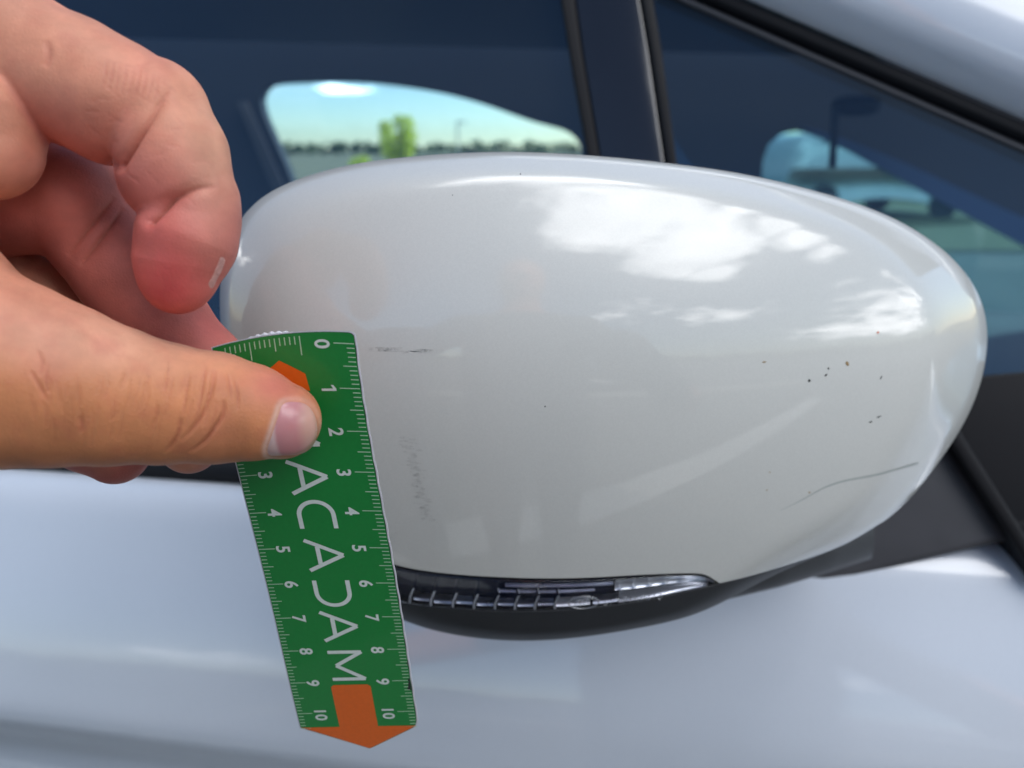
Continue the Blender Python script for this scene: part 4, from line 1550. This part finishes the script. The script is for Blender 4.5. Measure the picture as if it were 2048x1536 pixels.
for x_, y_, r_, w_ in ((130, 250, 90, .35), (230, 240, 60, .3), (60, 330, 60, .4), (300, 360, 50, .3), (205, 690, 26, .35), (95, 735, 60, .25), (430, 860, 60, .2), (290, 130, 60, .25)):
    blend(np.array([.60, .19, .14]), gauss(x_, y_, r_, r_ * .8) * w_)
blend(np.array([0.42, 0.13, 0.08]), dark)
# the rest of the person, standing behind the camera (seen only mirrored in the paint); metres here
def BP(x, y, z): return np.array([x, y, z], np.float32)


def body_sdf(p):
    p = p.astype(np.float32)
    c = lambda a, ra, b, rb: cone_d(p, BP(*a), ra, BP(*b), rb)

    def ell(cn, r):
        q = (p - BP(*cn)) / BP(*r); k0 = np.sqrt((q * q).sum(1)) + 1e-6
        return (k0 - 1) * min(r)
    d = ell((.08, -.52, 1.12), (.19, .12, .26))
    d = smin(d, c((-.08, -.52, 1.30), .065, (.24, -.52, 1.30), .065), .06)
    d = smin(d, ell((.08, -.52, .90), (.17, .12, .16)), .06)
    d = smin(d, c((.08, -.51, 1.36), .055, (.08, -.49, 1.44), .052), .03)
    hd = smin(ell((.08, -.47, 1.54), (.075, .095, .115)), c((.08, -.375, 1.535), .010, (.08, -.365, 1.515), .014), .012)
    d = smin(d, hd, .02)
    arm = smin(c((-.11, -.52, 1.31), .058, (-.36, -.24, 1.03), .043), c((-.36, -.24, 1.03), .043, (-.150, .128, 1.160), .033), .02)
    d = smin(d, arm, .03)
    ra_ = smin(c((.27, -.52, 1.31), .058, (.40, -.30, 1.03), .043), c((.40, -.30, 1.03), .043, (.20, -.10, 1.14), .030), .02)
    ra_ = smin(ra_, c((.20, -.10, 1.14), .030, (.14, -.05, 1.17), .036), .02)
    for k in range(4):
        ra_ = smin(ra_, c((.13 - .012 * k, -.05, 1.16 + .02 * k), .0095, (.075 - .005 * k, -.04, 1.165 + .02 * k), .008), .004)
    d = smin(d, ra_, .03)
    for sx_ in (-.01, .17):
        leg = smin(c((sx_, -.52, .84), .085, (sx_, -.49, .47), .058), c((sx_, -.49, .47), .056, (sx_, -.53, .07), .038), .02)
        leg = smin(leg, c((sx_, -.54, .04), .04, (sx_ + .01, -.38, .03), .032), .03)
        d = smin(d, leg, .04)
    return d


VB, QB = build_surface(body_sdf, 0.009, [-.46, -.70, -.02], [.50, .17, 1.70])
nV = len(V)
FB = VB[QB].mean(1)
sl = np.hypot(FB[:, 0] - .08, 0)
shirt = (FB[:, 2] > .86) & (FB[:, 2] < 1.375) & (sl < .30)
trous = (FB[:, 2] <= .86) & (FB[:, 2] > .07) & (FB[:, 1] < -.3)
shoe = FB[:, 2] <= .07
hair = (FB[:, 2] > 1.50) & ((FB[:, 1] < -.47) | (FB[:, 2] > 1.60)) & (sl < .2)
mid = np.r_[np.zeros(len(Q), np.int32), np.select([shoe, hair, shirt, trous], [3, 4, 1, 2], 0).astype(np.int32)]
W3 = np.vstack([W3, VB]); Q = np.vstack([Q, QB[:, ::-1] + nV])
colr = np.vstack([colr, np.tile(base, (len(VB), 1))])
me = bpy.data.meshes.new('person')
org = P(-200.0, 500.0, 14.0)
me.vertices.add(len(W3)); me.vertices.foreach_set('co', (W3 - org).astype(np.float32).ravel())
me.loops.add(Q.size); me.loops.foreach_set('vertex_index', Q.astype(np.int32).ravel())
me.polygons.add(len(Q)); me.polygons.foreach_set('loop_start', np.arange(0, Q.size, 4, dtype=np.int32))
me.polygons.foreach_set('loop_total', np.full(len(Q), 4, np.int32))
me.polygons.foreach_set('material_index', mid)
me.update(calc_edges=True)
me.polygons.foreach_set('use_smooth', np.ones(len(me.polygons), bool))
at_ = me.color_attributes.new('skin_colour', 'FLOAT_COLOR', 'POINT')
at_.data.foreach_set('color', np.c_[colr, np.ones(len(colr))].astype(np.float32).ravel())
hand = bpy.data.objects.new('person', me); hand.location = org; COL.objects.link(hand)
WLOC['person'] = Vector(org)
tag(hand, 'person reaching in from the left, bare thumb pressed on the green ruler', 'person')


def skinmat():
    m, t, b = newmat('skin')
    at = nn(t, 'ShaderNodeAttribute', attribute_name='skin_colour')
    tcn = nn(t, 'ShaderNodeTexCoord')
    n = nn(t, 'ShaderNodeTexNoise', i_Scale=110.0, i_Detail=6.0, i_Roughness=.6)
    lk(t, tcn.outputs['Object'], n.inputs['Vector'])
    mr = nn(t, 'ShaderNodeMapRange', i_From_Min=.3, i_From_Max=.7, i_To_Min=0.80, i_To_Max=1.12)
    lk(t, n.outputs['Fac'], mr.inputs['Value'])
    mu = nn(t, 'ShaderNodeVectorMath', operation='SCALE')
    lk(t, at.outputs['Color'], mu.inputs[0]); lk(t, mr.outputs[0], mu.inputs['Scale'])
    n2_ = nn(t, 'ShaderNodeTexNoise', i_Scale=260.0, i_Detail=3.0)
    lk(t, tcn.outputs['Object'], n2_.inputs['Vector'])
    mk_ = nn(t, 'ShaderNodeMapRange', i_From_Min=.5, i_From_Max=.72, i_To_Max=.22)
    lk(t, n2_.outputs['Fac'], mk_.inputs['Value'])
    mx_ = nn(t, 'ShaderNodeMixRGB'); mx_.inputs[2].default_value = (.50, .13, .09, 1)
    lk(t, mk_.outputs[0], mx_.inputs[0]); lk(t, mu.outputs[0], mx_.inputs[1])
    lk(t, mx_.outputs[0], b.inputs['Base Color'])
    setp(b, Roughness=.50, Subsurface_Weight=.12, Subsurface_Scale=.0035)
    b.inputs['Subsurface Radius'].default_value = (1.0, .35, .2)
    b.inputs['Specular IOR Level'].default_value = .3
    v = nn(t, 'ShaderNodeTexVoronoi', i_Scale=1500.0, feature='DISTANCE_TO_EDGE')
    mp = nn(t, 'ShaderNodeMapping'); mp.inputs['Scale'].default_value = (1.0, .75, .75)
    lk(t, tcn.outputs['Object'], mp.inputs[0]); lk(t, mp.outputs[0], v.inputs['Vector'])
    n3 = nn(t, 'ShaderNodeTexNoise', i_Scale=2600.0, i_Detail=3.0)
    lk(t, tcn.outputs['Object'], n3.inputs['Vector'])
    ad = nn(t, 'ShaderNodeMath', operation='ADD')
    lk(t, v.outputs[0], ad.inputs[0]); lk(t, n3.outputs['Fac'], ad.inputs[1])
    bp = nn(t, 'ShaderNodeBump', i_Strength=.5, i_Distance=.00013)
    lk(t, ad.outputs[0], bp.inputs['Height'])
    lk(t, bp.outputs[0], b.inputs['Normal'])
    return m


me.materials.append(skinmat())
for nm_, c_ in (('dark_tee_shirt', (.035, .04, .05)), ('dark_trousers', (.03, .035, .05)), ('black_shoes', (.02, .02, .02)), ('brown_hair', (.05, .03, .02))):
    me.materials.append(plain(nm_, c_, .9, noise=.2, scale=60))


# nails: plates laid on the finger surface
def surf(px_, py_, z0, z1):
    """first point of the hand surface along the camera ray of a photo pixel"""
    zs = np.linspace(z0, z1, 160)
    p = np.stack([(px_ - 1024) / FPX * zs, (py_ - 768) / FPX * zs, zs], 1)
    d = hand_sdf(p)
    k = np.argmax(d < 0)
    if not (d < 0).any(): k = int(np.argmin(d)); return p[k]
    a, b = p[k - 1], p[k]; f = d[k - 1] / (d[k - 1] - d[k])
    return a + (b - a) * f


def nail(loop, centre, lift, mats, name, z0, z1, label=None, rings=14):
    lp_ = closed2(loop, 64)
    c = np.array(centre, float)
    vv = []
    for a in range(64):
        for k in range(1, rings + 1):
            f = k / float(rings)
            q = c + (lp_[a] - c) * f
            s = surf(q[0], q[1], z0, z1)
            g = sdf_grad(s[None])[0]
            l_ = lift * (1 - max(0, f - .86) / .14 * 1.1)
            vv.append(s + g * l_)
    s = surf(c[0], c[1], z0, z1); vv.append(s + sdf_grad(s[None])[0] * lift)
    fs_ = grid_faces(64, rings, wrap=True) + [(64 * rings, ((a + 1) % 64) * rings, a * rings) for a in range(64)]
    o = mesh_obj(name, cam2world(np.array(vv)), fs_, mats, hand)
    return o


def nailmat(name, cols):
    m, t, b = newmat(name)
    tcn = nn(t, 'ShaderNodeTexCoord')
    sx = nn(t, 'ShaderNodeSeparateXYZ'); lk(t, tcn.outputs['Generated'], sx.inputs[0])
    rp = nn(t, 'ShaderNodeValToRGB')
    rp.color_ramp.elements[0].position = cols[0][0]; rp.color_ramp.elements[0].color = (*cols[0][1], 1)
    rp.color_ramp.elements[1].position = cols[-1][0]; rp.color_ramp.elements[1].color = (*cols[-1][1], 1)
    for p_, c_ in cols[1:-1]:
        e = rp.color_ramp.elements.new(p_); e.color = (*c_, 1)
    lk(t, sx.outputs[0], rp.inputs[0])
    lk(t, rp.outputs[0], b.inputs['Base Color'])
    setp(b, Roughness=.28, Subsurface_Weight=.15, Subsurface_Scale=.002, Coat_Weight=.12)
    return m


M_NAIL = nailmat('thumb_nail', [(0.0, (.56, .36, .33)), (.22, (.60, .42, .40)), (.30, (.50, .22, .23)), (.66, (.50, .21, .21)), (.84, (.56, .31, .25)), (1.0, (.60, .33, .25))])
nail([(566, 808), (590, 803), (612, 808), (628, 826), (635, 852), (632, 880), (618, 900), (590, 911), (560, 912), (536, 909), (540, 880), (550, 850), (558, 826)], (590, 858), .025, M_NAIL, 'fingernail', 12.0, 15.2)
M_NAIL2 = plain('pale_nail_edge', (.60, .31, .27), .45, noise=.35, scale=900, bump=.6, bscale=1500)
nail([(437, 524), (443, 514), (449, 517), (448, 530), (442, 545), (433, 561), (422, 577), (417, 571), (423, 556), (430, 540)], (436, 545), .009, M_NAIL2, 'fingernail', 12.0, 15.2)
